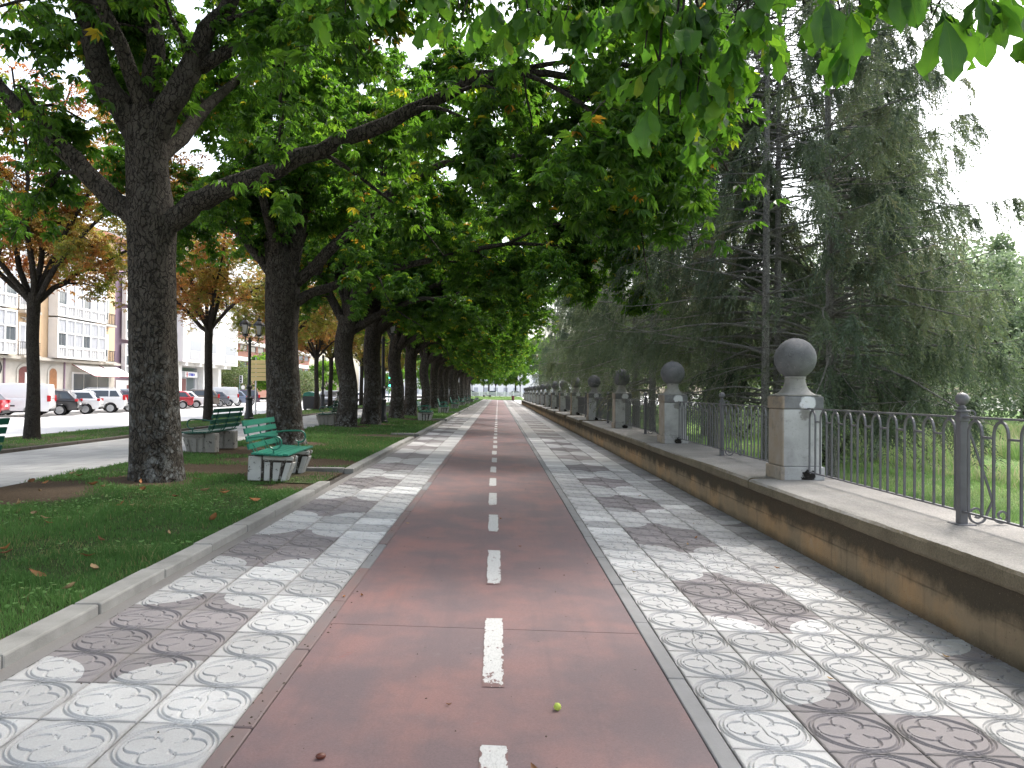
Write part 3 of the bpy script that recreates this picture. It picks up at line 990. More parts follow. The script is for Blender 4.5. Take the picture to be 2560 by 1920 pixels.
for k, y in enumerate(PY):
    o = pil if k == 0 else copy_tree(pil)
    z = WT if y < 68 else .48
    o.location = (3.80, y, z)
    o.rotation_euler = (random.uniform(-.006, .006), random.uniform(-.006, .006), random.uniform(-.01, .01))
    if k: o.scale = (1, 1, random.uniform(.985, 1.015))
    lab = ('largest-looking stone pillar with a big lichened ball, white paint patch and black hole at its foot' if k == 0 else
           'last small dark ball-topped pillar where the parapet wall ends' if k == 14 else
           'ball-topped stone pillar, %s along the parapet counting from the one with the white paint patch' % ORD[k])
    tag(o, lab, 'pillar', 'ball-topped stone pillars on the parapet wall')

# ------------------------------------------------------------------ iron railings between the pillars
M['iron'] = simple('dark_grey_painted_iron', (.105, .102, .11), .45, .25, 5, .25, 120, spec=.5, bdist=.003)
M['iron_black'] = simple('black_cast_iron', (.018, .019, .021), .45, .2, 5, .2, 80, spec=.5)
def arch_mesh():
    m_ = MB()
    w, zt = .088, .63                       # half width; height of springing above bottom rail
    p = [(0, -w, 0), (0, -w, zt - .02)]
    for a in np.linspace(math.pi, 0, 11):
        p.append((0, w * math.cos(a), zt + .125 * math.sin(a) ** .85 if math.sin(a) > 0 else zt))
    p += [(0, w, zt - .02), (0, w, 0)]
    m_.tube(p, .0125, 4, flat=.0125)
    m_.tube([(0, 0, zt + .118), (0, 0, zt + .155)], .017, 6)
    return m_.mesh('arched_bar', M['iron'])
AM = arch_mesh()
mb = MB(); mb.box((0, 0, 0), (.014, .15, .018)); LM = mb.mesh('link_bar', M['iron'])
def spiral(c, r0, turns, sgn=1, a0=0.0, n=26):
    out = []
    for i in range(n):
        u = i / (n - 1)
        a = a0 + sgn * turns * 2 * math.pi * u
        r = r0 * (1 - .72 * u)
        out.append((c[0] + r * math.cos(a), 0, c[1] + r * math.sin(a)))
    return out
def make_fence():
    t = empty('iron_railing')
    half = 3.45
    mb = MB()
    for s in (-1, 1):
        mb.box((0, s * (half + .04) / 2 - s * .10, .895), (.030, half - .22, .016))
    mb.build('top_rail', M['iron'], t)
    mb = MB()
    for s in (-1, 1):
        mb.box((0, s * (half + .04) / 2 - s * .11, .112), (.030, half - .22, .014))
    mb.build('bottom_rail', M['iron'], t)
    k = 0
    for s in (-1, 1):
        for i in range(10):
            y = s * (.18 + .32 * i)
            inst(AM, 'arched_bar', t, (0, y, .115))
            if i < 9: inst(LM, 'link_bar', t, (0, y + s * .16, .742))
    mb = MB().box((0, 0, .47), (.068, .068, .94))
    mb.box((0, 0, .006), (.16, .16, .012))
    mb.box((0, 0, .885), (.084, .084, .055))
    mb.build('post', M['iron'], t, bevel=.005, seg=1)
    pr = [(.062, .94), (.062, .952), (.03, .956), (.034, .975), (.02, .985), (.018, 1.0)] + [(.054 * math.sin(a), 1.045 - .054 * math.cos(a)) for a in np.linspace(.35, math.pi - .02, 14)]
    MB().lathe(pr, 18).build('finial', M['iron'], t, smooth=True)
    mb = MB()
    mb.tube([(.03, 0, .86), (.09, 0, .70), (.22, 0, .32), (.275, 0, .14)] + [(q[0], 0, q[2]) for q in spiral((.335, .072), .066, 1.25, 1, math.pi)], .011, 4)
    mb.build('brace', M['iron'], t)
    mb = MB()
    mb.tube([(q[0], 0, q[2]) for q in spiral((.125, .085), .082, 1.3, -1, -.3)][::-1] + [(.215, 0, .10), (.26, 0, .20)], .011, 4)
    mb.build('scroll', M['iron'], t)
    MB().tube([(q[0], 0, q[2]) for q in spiral((.085, .915), .045, .8, -1, math.pi)], .009, 4).build('scroll', M['iron'], t)
    return t
fen = make_fence()
for k in range(15):
    y = PY[0] - 3.45 + 6.9 * k
    o = fen if k == 0 else copy_tree(fen)
    o.location = (3.87, y, WT if y < 68 else .48)
    lab = ('dark arched railing whose ball-finial post stands between the big pillar and the frame edge' if k == 0 else
           'dark arched iron railing bay just beyond the pillar with the white paint patch' if k == 1 else
           'dark arched iron railing bay between the %s and %s ball-topped pillars' % (ORD[k - 1], ORD[k]))
    tag(o, lab, 'railing', 'arched iron railings between the pillars')

# ------------------------------------------------------------------ benches
def chipped(name, c, under, lo_, hi_, rough=.45, scale=9):
    t = NT(name)
    P = t.geo.outputs['Position']
    k = t.ramp(t.noise(P, scale, 8, .75, .4), [(lo_, 0), (hi_, 1)])
    col = t.mix(k, t.mix(1.0, c, t.ramp(t.noise(P, 3, 5), [(.3, .85), (.7, 1.1)]), 'MULTIPLY'), under)
    nb = t.bump(t.noise(P, 70, 4), .25, .004)
    return t.done(t.bsdf(col, rough, nb, spec=.4))
M['bench_green'] = chipped('worn_green_paint', (.012, .155, .105), (.02, .09, .07), .62, .70, .38)
M['bench_dark'] = chipped('dark_green_paint', (.010, .085, .060), (.012, .05, .04), .6, .7, .38)
M['leg_white'] = chipped('flaking_white_paint', (.50, .495, .475), (.04, .035, .03), .58, .625, .75, 11)
M['leg_back'] = chipped('bare_dark_concrete', (.05, .043, .036), (.33, .32, .30), .54, .60, .9, 12)
M['leg_grey'] = chipped('bare_grey_concrete', (.27, .255, .23), (.03, .026, .022), .57, .63, .9, 7)
def make_bench(green, legm):
    t = empty('park_bench')
    for sy in (-.62, .62):
        lg = MB()
        prof = [(-.36, 0), (.23, 0), (.345, .30), (.36, .42), (-.36, .42)]
        lg.prism(prof, 'Y', sy - .12, sy + .12)
        leg = lg.build('leg_block', M['leg_back'] if legm == 'leg_white' else M[legm], t, bevel=.012)
        for face in (-1, 1):
            for q, (x0, x1, zt) in enumerate(((-.35, -.14, .40), (-.09, .00, .31), (.05, .135, .31), (.18, .255, .31))):
                f = MB()
                yf = sy + face * .13
                f.prism([(x0, 0.005), (x1, .005), (x1 + (.0 if q < 2 else .045 * (q - 1)), zt), (x0 + (.0 if q < 3 else .07), zt)], 'Y', yf - .016, yf + .016)
                f.build('flute', M[legm], leg, bevel=.012)
            f = MB()
            f.prism([(-.12, .345), (.36, .345), (.375, .37), (.375, .41), (-.12, .41)], 'Y', sy + face * .13 - .02, sy + face * .13 + .02)
            f.build('band', M[legm], leg, bevel=.014)
        for q in (-1, 0, 1):
            f = MB()
            f.prism([(.235, .005), (.262, .005), (.372, .31), (.345, .31)], 'Y', sy + q * .075 - .03, sy + q * .075 + .03)
            f.build('flute', M[legm], leg, bevel=.008)
    sl = MB().box((0, 0, 0), (.085, 1.96, .032)).mesh('seat_slat', M[green], bevel=.006)
    for k in range(6):
        inst(sl, 'seat_slat', t, (-.21 + .101 * k, random.uniform(-.006, .006), .458 - .003 * k + (.012 if k == 5 else 0)), (0, R(2.0), 0))
    bs = MB().box((0, 0, 0), (.028, 1.96, .092)).mesh('back_slat', M[green], bevel=.006)
    for k in range(4):
        inst(bs, 'back_slat', t, (-.302 - .034 * k, random.uniform(-.006, .006), .565 + .123 * k), (0, R(-15), 0))
    for y in (-.74, 0, .74):
        mb = MB()
        mb.tube([(.30, y, .434), (-.18, y, .434), (-.255, y, .45), (-.285, y, .50), (-.325, y, .56), (-.435, y, .965)], .014, 4)
        mb.tube([(-.12, y, .438), (-.21, y, .47), (-.335, y, .66)], .009, 4)
        mb.build('back_support', M[green], t)
    for y in (-.90, .90):
        mb = MB()
        pts = [(-.36, y, .70), (-.16, y, .735), (.05, y, .745)]
        for a in np.linspace(math.pi / 2, -math.pi * .75, 12):
            pts.append((.10 + .105 * math.cos(a), y, .64 + .105 * math.sin(a)))
        pts += [(.085, y, .53), (.085, y, .462)]
        mb.tube(pts, .015, 6)
        mb.build('armrest', M[green], t, smooth=True)
    return t
b1 = make_bench('bench_green', 'leg_white')
b1.location = (-3.74, 13.42, .112); b1.rotation_euler = (0, TILT, R(2))
tag(b1, 'green slatted bench with flaking white concrete legs on the earth beside the path kerb', 'bench', 'green slatted park benches')
b0 = make_bench('bench_dark', 'leg_grey')
b0.location = (-6.62, 18.0, gz(-6.6)); b0.rotation_euler = (0, 0, R(180))
tag(b0, 'dark green bench on bare grey legs facing the pale walkway', 'bench', 'green slatted park benches')
BN = [(b0, -7.1, 9.72, 180, 'dark green bench half out of view beside the pale walkway'),
      (b0, -6.9, 31.8, 180, 'walkway bench half hidden behind the third chestnut trunk'),
      (b0, -7.1, 50.5, 180, 'small bench on the pale walkway seen between the far trunks'),
      (b1, -3.75, 40.2, 2, 'green bench facing the path at the third gap in the lawn kerb'),
      (b1, -3.8, 54.4, 2, 'green bench facing the path at the fourth gap in the lawn kerb'),
      (b1, -3.8, 68.3, 2, 'small dark bench facing the path at the fifth kerb gap'),
      (b1, -3.8, 82.3, 2, 'small dark bench facing the path at the sixth kerb gap'),
      (b1, -3.8, 96.4, 2, 'tiny dark bench facing the path at the seventh kerb gap'),
      (b1, -3.8, 110.5, 2, 'tiny dark bench at the eighth kerb gap, last but one before the end lawn'),
      (b1, -3.8, 138, 2, 'tiny dark bench, last before the bright lawn at the end of the path')]
for src, x, y, rz, lab in BN:
    o = copy_tree(src)
    o.location = (x, y, gz(x)); o.rotation_euler = (0, 0, R(rz))
    tag(o, lab, 'bench', 'green slatted park benches')

# ------------------------------------------------------------------ lamp posts
M['lamp_glass'] = simple('milky_lamp_glass', (.62, .63, .62), .25, .05, 3, 0, spec=.5)
def make_lamp(h, arms):
    t = empty('street_lamp')
    pr = [(.24, 0), (.24, .10), (.21, .13), (.20, .30), (.165, .34), (.15, .95), (.175, .98), (.175, 1.05), (.12, 1.10), (.095, 1.14), (.09, 1.45), (.13, 1.50), (.15, 1.56), (.12, 1.62), (.082, 1.66),
          (.078, 2.2), (.07, h - .25), (.10, h - .20), (.10, h - .15), (.06, h - .10), (.055, h)]
    MB().lathe(pr, 16).build('post', M['iron_black'], t, smooth=True)
    offs = [(0, 0)] if arms == 0 else [(.42 * math.cos(a), .42 * math.sin(a)) for a in [2 * math.pi * k / arms + .3 for k in range(arms)]]
    for ox, oy in offs:
        z0 = h + .12
        if arms:
            mb = MB()
            mb.tube([(0, 0, h - .3), (ox * .45, oy * .45, h - .34), (ox * .85, oy * .85, h - .22), (ox, oy, h - .02), (ox, oy, z0)], [.03, .026, .024, .024, .03], 6)
            mb.build('bracket', M['iron_black'], t, smooth=True)
        ln = MB()
        for k in range(4):
            a = math.pi / 4 + k * math.pi / 2
            ln.tube([(ox + .13 * math.cos(a), oy + .13 * math.sin(a), z0), (ox + .25 * math.cos(a), oy + .25 * math.sin(a), z0 + .46)], .014, 4)
        ln.lathe([(.09, z0 - .06), (.14, z0 - .01), (.14, z0 + .02)], 8, (ox, oy, 0))
        ln.lathe([(.29, z0 + .45), (.29, z0 + .49), (.20, z0 + .60), (.10, z0 + .68), (.10, z0 + .76), (.05, z0 + .80), (.03, z0 + .90)], 8, (ox, oy, 0))
        l = ln.build('lantern', M['iron_black'], t)
        MB().lathe([(.088, z0 + .02), (.165, z0 + .45)], 4, (0, 0, 0)).build('lamp_glass', M['lamp_glass'], l, (ox, oy, 0), (0, 0, math.pi / 4))
    return t
la = make_lamp(3.95, 3)
la.location = (-11.95, 37.3, gz(-11.9))
tag(la, 'tall black lamp with several lanterns on the lawn strip beside the second trunk', 'street lamp', 'black cast iron street lamps')
lb = make_lamp(4.0, 0)
lb.location = (-13.45, 59.5, gz(-13.4)); lb.scale = (1, 1, 1.05)
tag(lb, 'black street lamp with one lantern between the slim forked tree and the third chestnut', 'street lamp', 'black cast iron street lamps')
lc_ = copy_tree(la)
lc_.location = (-5.25, 35.3, gz(-5.2))
tag(lc_, 'black street lamp close behind the fourth chestnut trunk, its lantern lost in leaves', 'street lamp', 'black cast iron street lamps')
# ------------------------------------------------------------------ bark and foliage
def bark_mat(name, a, b, lichen=True, sc=1.0, plate=(6.8, 6.8, 2.3)):
    t = NT(name)
    P = t.tc.outputs['Object']
    w = t.n.new('ShaderNodeVectorMath'); w.operation = 'ADD'
    t.l.new(t.mapv(P, tuple(p * sc for p in plate)), w.inputs[0])
    nz = t.n.new('ShaderNodeTexNoise'); t.l.new(P, nz.inputs['Vector']); nz.inputs['Scale'].default_value = 4.5 * sc; nz.inputs['Detail'].default_value = 4
    v2 = t.n.new('ShaderNodeVectorMath'); v2.operation = 'SCALE'; t.l.new(nz.outputs['Color'], v2.inputs[0]); v2.inputs['Scale'].default_value = 1.7
    t.l.new(v2.outputs[0], w.inputs[1])
    vd = t.voro(w.outputs[0], 2.2, 'DISTANCE_TO_EDGE')
    crack = t.ramp(vd, [(.0, 0), (.09, 1)])
    col = t.mix(t.ramp(t.noise(P, 5 * sc, 7, .7), [(.3, 0), (.7, 1)]), a, b)
    col = t.mix(1.0, col, t.ramp(t.noise(P, 45 * sc, 5, .8), [(.25, .6), (.75, 1.35)]), 'MULTIPLY')
    col = t.mix(t.math('SUBTRACT', 1.0, crack), col, (a[0] * .42, a[1] * .42, a[2] * .42))
    if lichen:
        z = t.sep(P)[2]
        lo_ = t.ramp(z, [(.0, 1), (.13, .55), (.3, .12)])      # lichen grows on the lowest metres of the trunk
        zz = t.n.new('ShaderNodeMapRange'); t.l.new(z, zz.inputs[0]); zz.inputs[1].default_value = 0; zz.inputs[2].default_value = 2.6; zz.inputs[3].default_value = 1; zz.inputs[4].default_value = .06
        sp = t.ramp(t.voro(P, 9.0), [(.20, 1), (.30, 0)])
        nn = t.ramp(t.noise(P, 6, 7, .75), [(.48, 0), (.62, 1)])
        k = t.math('MULTIPLY', t.math('MULTIPLY', t.math('MAXIMUM', sp, nn), zz.outputs[0]), t.ramp(t.noise(P, 2.1, 4), [(.36, 0), (.56, .85)]))
        col = t.mix(k, col, (.28, .285, .275))
    hgt = t.math('ADD', t.math('MULTIPLY', crack, .7), t.math('MULTIPLY', t.noise(P, 26 * sc, 7, .75), .5))
    nb = t.bump(hgt, 1.0, .05)
    return t.done(t.bsdf(col, .92, nb, spec=.15))
M['bark'] = bark_mat('chestnut_bark', (.048, .040, .032), (.092, .080, .067))
M['bark_small'] = bark_mat('smooth_dark_bark', (.050, .042, .035), (.085, .075, .066), False, 2.0)
M['bark_spruce'] = bark_mat('spruce_bark', (.24, .225, .205), (.37, .355, .335), False, 2.5, (4, 4, 5))

def leaf_mat(name, stops, tr=.45, trgain=(1.5, 1.6, .9), rough=.42, spec=.4, vein=False):
    t = NT(name)
    col = t.ramp(t.attr('tint'), stops)
    if vein:
        uvn = t.n.new('ShaderNodeUVMap')
        s = t.sep(uvn.outputs[0])
        av = t.math('ABSOLUTE', s[1])
        ph = t.math('SUBTRACT', t.math('MULTIPLY', s[0], 15.0), t.math('MULTIPLY', av, 7.5))
        fr = t.math('ABSOLUTE', t.math('SUBTRACT', t.math('FRACT', ph), .5))
        vn = t.math('MAXIMUM', t.ramp(fr, [(.02, 1), (.12, 0)]), t.ramp(av, [(.02, 1), (.07, 0)]))
        r = t.ramp(t.objrand(), [(0, .8), (1, 1.2)])
        col = t.mix(1.0, col, r, 'MULTIPLY')
        edge = t.math('ADD', t.math('MULTIPLY', av, 1.0), t.math('MULTIPLY', t.noise(t.tc.outputs['Object'], 30, 4), .35))
        col = t.mix(t.ramp(edge, [(1.05, 0), (1.2, .75)]), col, (.30, .24, .03))
        colv = t.mix(t.math('MULTIPLY', vn, .55), col, (.17, .28, .07))
        colt = t.mix(t.math('MULTIPLY', vn, .5), col, (.05, .10, .01))
    else:
        colv = colt = col
    p = t.n.new('ShaderNodeBsdfPrincipled')
    t.l.new(colv, p.inputs['Base Color'])
    p.inputs['Roughness'].default_value = rough
    p.inputs['Specular IOR Level'].default_value = spec
    if vein:
        t.l.new(t.bump(vn, .35, .004), p.inputs['Normal'])
    g = t.mix(1.0, colt, trgain, 'MULTIPLY')
    x = t.n.new('ShaderNodeBsdfTranslucent')
    t.l.new(g, x.inputs['Color'])
    mx = t.n.new('ShaderNodeMixShader')
    mx.inputs[0].default_value = tr
    t.l.new(p.outputs[0], mx.inputs[1]); t.l.new(x.outputs[0], mx.inputs[2])
    return t.done(mx.outputs[0])
GREENS = [(0, (.028, .070, .018)), (.4, (.052, .112, .022)), (.7, (.092, .162, .028)), (.9, (.15, .205, .03)), (.965, (.26, .24, .035)), (1, (.30, .13, .03))]
M['leaf'] = leaf_mat('chestnut_leaves', GREENS, .56, (2.8, 2.9, 1.0))
M['leaf_big'] = leaf_mat('chestnut_leaves_close', [(0, (.024, .066, .022)), (.5, (.052, .125, .030)), (.85, (.09, .175, .033)), (1, (.26, .21, .03))], .58, (3.2, 3.2, 1.0), vein=True)
M['leaf_autumn'] = leaf_mat('autumn_leaves', [(0, (.085, .13, .025)), (.35, (.15, .17, .03)), (.55, (.22, .15, .04)), (.8, (.26, .10, .035)), (1, (.22, .06, .03))], .5, (2.0, 1.9, 1.2))
M['leaf_pale'] = leaf_mat('pale_tree_leaves', [(0, (.13, .18, .11)), (.5, (.19, .25, .15)), (1, (.28, .33, .21))], .4, (1.3, 1.35, 1.15))  # pale greens greyed down: distance haze put into the leaf colour
M['leaf_olive'] = leaf_mat('olive_bush_leaves', [(0, (.07, .10, .04)), (.5, (.13, .17, .07)), (1, (.24, .27, .13))], .35, (1.3, 1.4, 1.0))
M['needle'] = leaf_mat('spruce_needles', [(0, (.07, .095, .068)), (.4, (.118, .146, .10)), (.7, (.158, .182, .112)), (.88, (.175, .17, .12)), (1, (.20, .18, .14))], .3, (1.4, 1.5, 1.0), .6, .25)

# ------------------------------------------------------------------ tree building
def resample(pts, n, jit=0.0, g=None):
    P = np.array(pts, float)
    if len(P) > 2:
        k = np.arange(len(P)); out = []
        Q = np.vstack([2 * P[0] - P[1], P, 2 * P[-1] - P[-2]])
        for u in np.linspace(0, len(P) - 1 - 1e-6, n):
            i = int(u); f = u - i
            a, b, c, d = Q[i], Q[i + 1], Q[i + 2], Q[i + 3]
            out.append(.5 * ((2 * b) + (c - a) * f + (2 * a - 5 * b + 4 * c - d) * f * f + (3 * b - a - 3 * c + d) * f ** 3))
        P = np.array(out)
    else:
        P = P[0] + (P[1] - P[0]) * np.linspace(0, 1, n)[:, None]
    if jit:
        w = np.cumsum((g or rng).normal(0, jit, P.shape), 0)
        w -= np.linspace(0, 1, n)[:, None] * w[-1] * .5
        w[0] = 0
        P = P + w
    return P

def tubes(lst):
    Vs, Fs, b = [], [], 0
    for pts, rad, n in lst:
        P = np.asarray(pts, float)
        T = np.gradient(P, axis=0)
        T /= np.linalg.norm(T, axis=1)[:, None] + 1e-9
        u = np.cross(T[0], [0.13, .21, 1.0]); 
        if np.linalg.norm(u) < .1: u = np.cross(T[0], [1.0, 0, 0])
        u /= np.linalg.norm(u)
        U = []
        for t_ in T:
            u = u - t_ * (u @ t_); u /= np.linalg.norm(u) + 1e-9
            U.append(u)
        U = np.array(U); Wv = np.cross(T, U)
        a = np.arange(n) / n * 2 * np.pi
        r = np.asarray(rad, float)
        ring = P[:, None] + r[:, None, None] * (np.cos(a)[None, :, None] * U[:, None] + np.sin(a)[None, :, None] * Wv[:, None])
        m_ = len(P)
        i, k = np.meshgrid(np.arange(m_ - 1), np.arange(n), indexing='ij')
        k2 = (k + 1) % n
        Fs.append(b + np.stack([i * n + k, i * n + k2, (i + 1) * n + k2, (i + 1) * n + k], -1).reshape(-1, 4))
        Vs.append(ring.reshape(-1, 3)); b += m_ * n
    return np.vstack(Vs), np.vstack(Fs)

def leaf_template(nl, spread, droop, L0=1.0, wid=.20):
    V, F = [], []
    for k in range(nl):
        a = R(-spread + 2 * spread * k / (nl - 1))
        L = L0 * (1 - .38 * abs(k - (nl - 1) / 2) / ((nl - 1) / 2))
        c, s = math.cos(a), math.sin(a)
        for x, y, z in ((.04, 0, 0), (.60, wid, -droop * .34 + .05), (.96, 0, -droop), (.60, -wid, -droop * .34 + .05)):
            x, y, z = x * L * (1 - .25 * droop), y * L, z * L
            V.append((x * c - y * s, x * s + y * c, z))
        b = 4 * k
        F.append((b, b + 3, b + 2, b + 1))
    return np.array(V), np.array(F)
TPL = leaf_template(7, 130, .62)
TPL5 = leaf_template(5, 120, .5, wid=.24)
def leaves(Pn, size, tint, tpl, g, tilt=.45):
    n = len(Pn)
    a = g.uniform(0, 2 * np.pi, n)
    N = np.stack([g.normal(0, tilt, n), g.normal(0, tilt, n), np.ones(n)], 1)
    N /= np.linalg.norm(N, axis=1)[:, None]
    A = np.stack([np.cos(a), np.sin(a), 0 * a], 1)
    A -= N * (A * N).sum(1)[:, None]
    A /= np.linalg.norm(A, axis=1)[:, None]
    B = np.cross(N, A)
    T, F = tpl
    m_ = len(T)
    V = Pn[:, None] + size[:, None, None] * (T[None, :, 0:1] * A[:, None] + T[None, :, 1:2] * B[:, None] + T[None, :, 2:3] * N[:, None])
    Fa = (np.arange(n)[:, None, None] * m_ + F[None]).reshape(-1, 4)
    return V.reshape(-1, 3), Fa, np.repeat(tint, m_)

def grow_tree(seed, limbs, nleaf, leaf_size, tpl, leaf_mat_, bark, zmin=None, blen=(1.6, 3.0), twl=(.7, 1.5), droop=.55, bstep=.75, tw=7, tint_fn=None, start=.22, xmax=None, cull=None, n_side=10):
    """limbs: [(points, r0, r1)] -> meshes for the branches and the foliage"""
    g = np.random.default_rng(seed)
    tl, lp = [], []
    for pts, r0, r1 in limbs:
        n = max(8, int(3 * len(pts)))
        P = resample(pts, n, .035, g)
        rr = np.linspace(r0, r1, n) * (1 + g.normal(0, .03, n))
        tl.append((P, rr, n_side))
        seg = np.linalg.norm(np.diff(P, axis=0), axis=1); cum = np.concatenate([[0], np.cumsum(seg)]); Lh = cum[-1]
        at = start * Lh
        while at < Lh:
            i = min(np.searchsorted(cum, at), n - 1)
            p = P[i]; T = P[min(i + 1, n - 1)] - P[max(i - 1, 0)]; T /= np.linalg.norm(T)
            d = g.normal(0, 1, 3); d -= T * (d @ T); d /= np.linalg.norm(d)
            d[2] *= .6
            d = d * .85 + T * g.uniform(.25, .8); d /= np.linalg.norm(d)
            bl = g.uniform(*blen) * (1.0 - .25 * at / Lh)
            m_ = 8
            q = [p]
            for k in range(m_ - 1):
                d = d + g.normal(0, .13, 3) + np.array([0, 0, -droop * .16 * (k + 1) / m_ * 2])
                d /= np.linalg.norm(d)
                q.append(q[-1] + d * bl / (m_ - 1))
            q = np.array(q)
            br = max(.012, min(rr[i] * .5, .045))
            tl.append((q, np.linspace(br, .008, m_), 5))
            for _ in range(tw):
                k = int(g.integers(2, m_)); d2 = g.normal(0, 1, 3); d2[2] -= .15
                d2 /= np.linalg.norm(d2)
                tlg = g.uniform(*twl)
                w = [q[k]]
                for s in range(4):
                    d2 = d2 + g.normal(0, .2, 3) + np.array([0, 0, -droop * .42])
                    d2 /= np.linalg.norm(d2)
                    w.append(w[-1] + d2 * tlg / 4)
                w = np.array(w)
                tl.append((w, np.linspace(.008, .003, 5), 3))
                lp.append(w)
            at += bstep * g.uniform(.7, 1.3)
    W = np.array(lp)
    idx = g.integers(0, len(W), nleaf)
    u = g.uniform(.5, 4, nleaf)
    k = np.minimum(u.astype(int), 3); f = (u - k)[:, None]
    Pn = W[idx, k] * (1 - f) + W[idx, k + 1] * f + g.normal(0, .11, (nleaf, 3))
    if zmin is not None:
        zm = zmin(Pn[:, 0], Pn[:, 1]) + .5 * (vnoise(Pn[:, 0] + 50, Pn[:, 1] + 50, 1.3, seed) - .5)
        Pn = Pn[Pn[:, 2] > zm]
        tl = [t_ for t_ in tl if t_[2] != 3 or t_[0][-1, 2] > zmin(t_[0][-1, 0], t_[0][-1, 1]) - .2]
    if cull is not None:
        Pn = Pn[~(cull(Pn) & (g.random(len(Pn)) < .85))]
    if xmax is not None:
        Pn = Pn[Pn[:, 0] < xmax + .9 * (vnoise(Pn[:, 1] + 50, Pn[:, 2] + 50, .9, seed) - .5)]
        tl = [t_ for t_ in tl if t_[2] == n_side or t_[0][-1, 0] < xmax - .1]
    n = len(Pn)
    tint = (g.beta(2, 2.6, n) * .75) if tint_fn is None else tint_fn(Pn, g)
    tint = np.where(g.random(n) < .035, g.uniform(.9, 1, n), tint) if tint_fn is None else tint
    V, F, ti = leaves(Pn, leaf_size * g.uniform(.7, 1.25, n), tint, tpl, g)
    bv, bf = tubes(tl)
    return np_mesh('branches', bv, bf, bark, smooth=True), np_mesh('crown', V, F, leaf_mat_, attr={'tint': ti})

def trunk_mesh(pts, rad, n=28, flare=.0, bark=None, seed=0, rough=.02, rings=40):
    g = np.random.default_rng(seed)
    P = resample(pts, rings)
    z = np.linspace(0, 1, rings)
    r = np.interp(z, np.linspace(0, 1, len(rad)), rad)
    V, F = tubes([(P, r, n)])
    a = np.arctan2(V[:, 1] - np.repeat(P[:, 1], n), V[:, 0] - np.repeat(P[:, 0], n))
    zz = np.repeat(P[:, 2] - P[0, 2], n)
    ph = g.uniform(0, 6.28, 6)
    k = 1 + flare * np.exp(-zz / .32) * (.75 + .45 * np.sin(3 * a + ph[0]) + .3 * np.sin(5 * a + ph[1])) + rough * (np.sin(5 * a + ph[2] + zz * .8) + np.sin(9 * a + ph[3] - zz * 1.3)) + g.normal(0, rough * .35, len(V))
    C0 = np.repeat(P, n, axis=0)
    V = C0 + (V - C0) * k[:, None]
    return np_mesh('trunk', V, F, bark or M['bark'], smooth=True)

def put_tree(name, label, cat, group, loc, trunk, branches, crown, rz=0.0, scale=(1, 1, 1)):
    t = empty(name, loc, rz)
    t.scale = scale
    inst(trunk, 'trunk', t)
    inst(branches, 'branches', t)
    c = inst(crown, 'crown', t)
    c['kind'] = 'stuff'
    return tag(t, label, cat, group)

def chest_zmin(x0, y0):
    def f(x, y):
        X = x + x0
        return np.interp(X, [-12, -8, -3, 0, 2, 4], [3.7, 3.9, 3.9, 4.1, 3.7, 3.5])
    return f
GC = 'horse chestnut trees along the path'
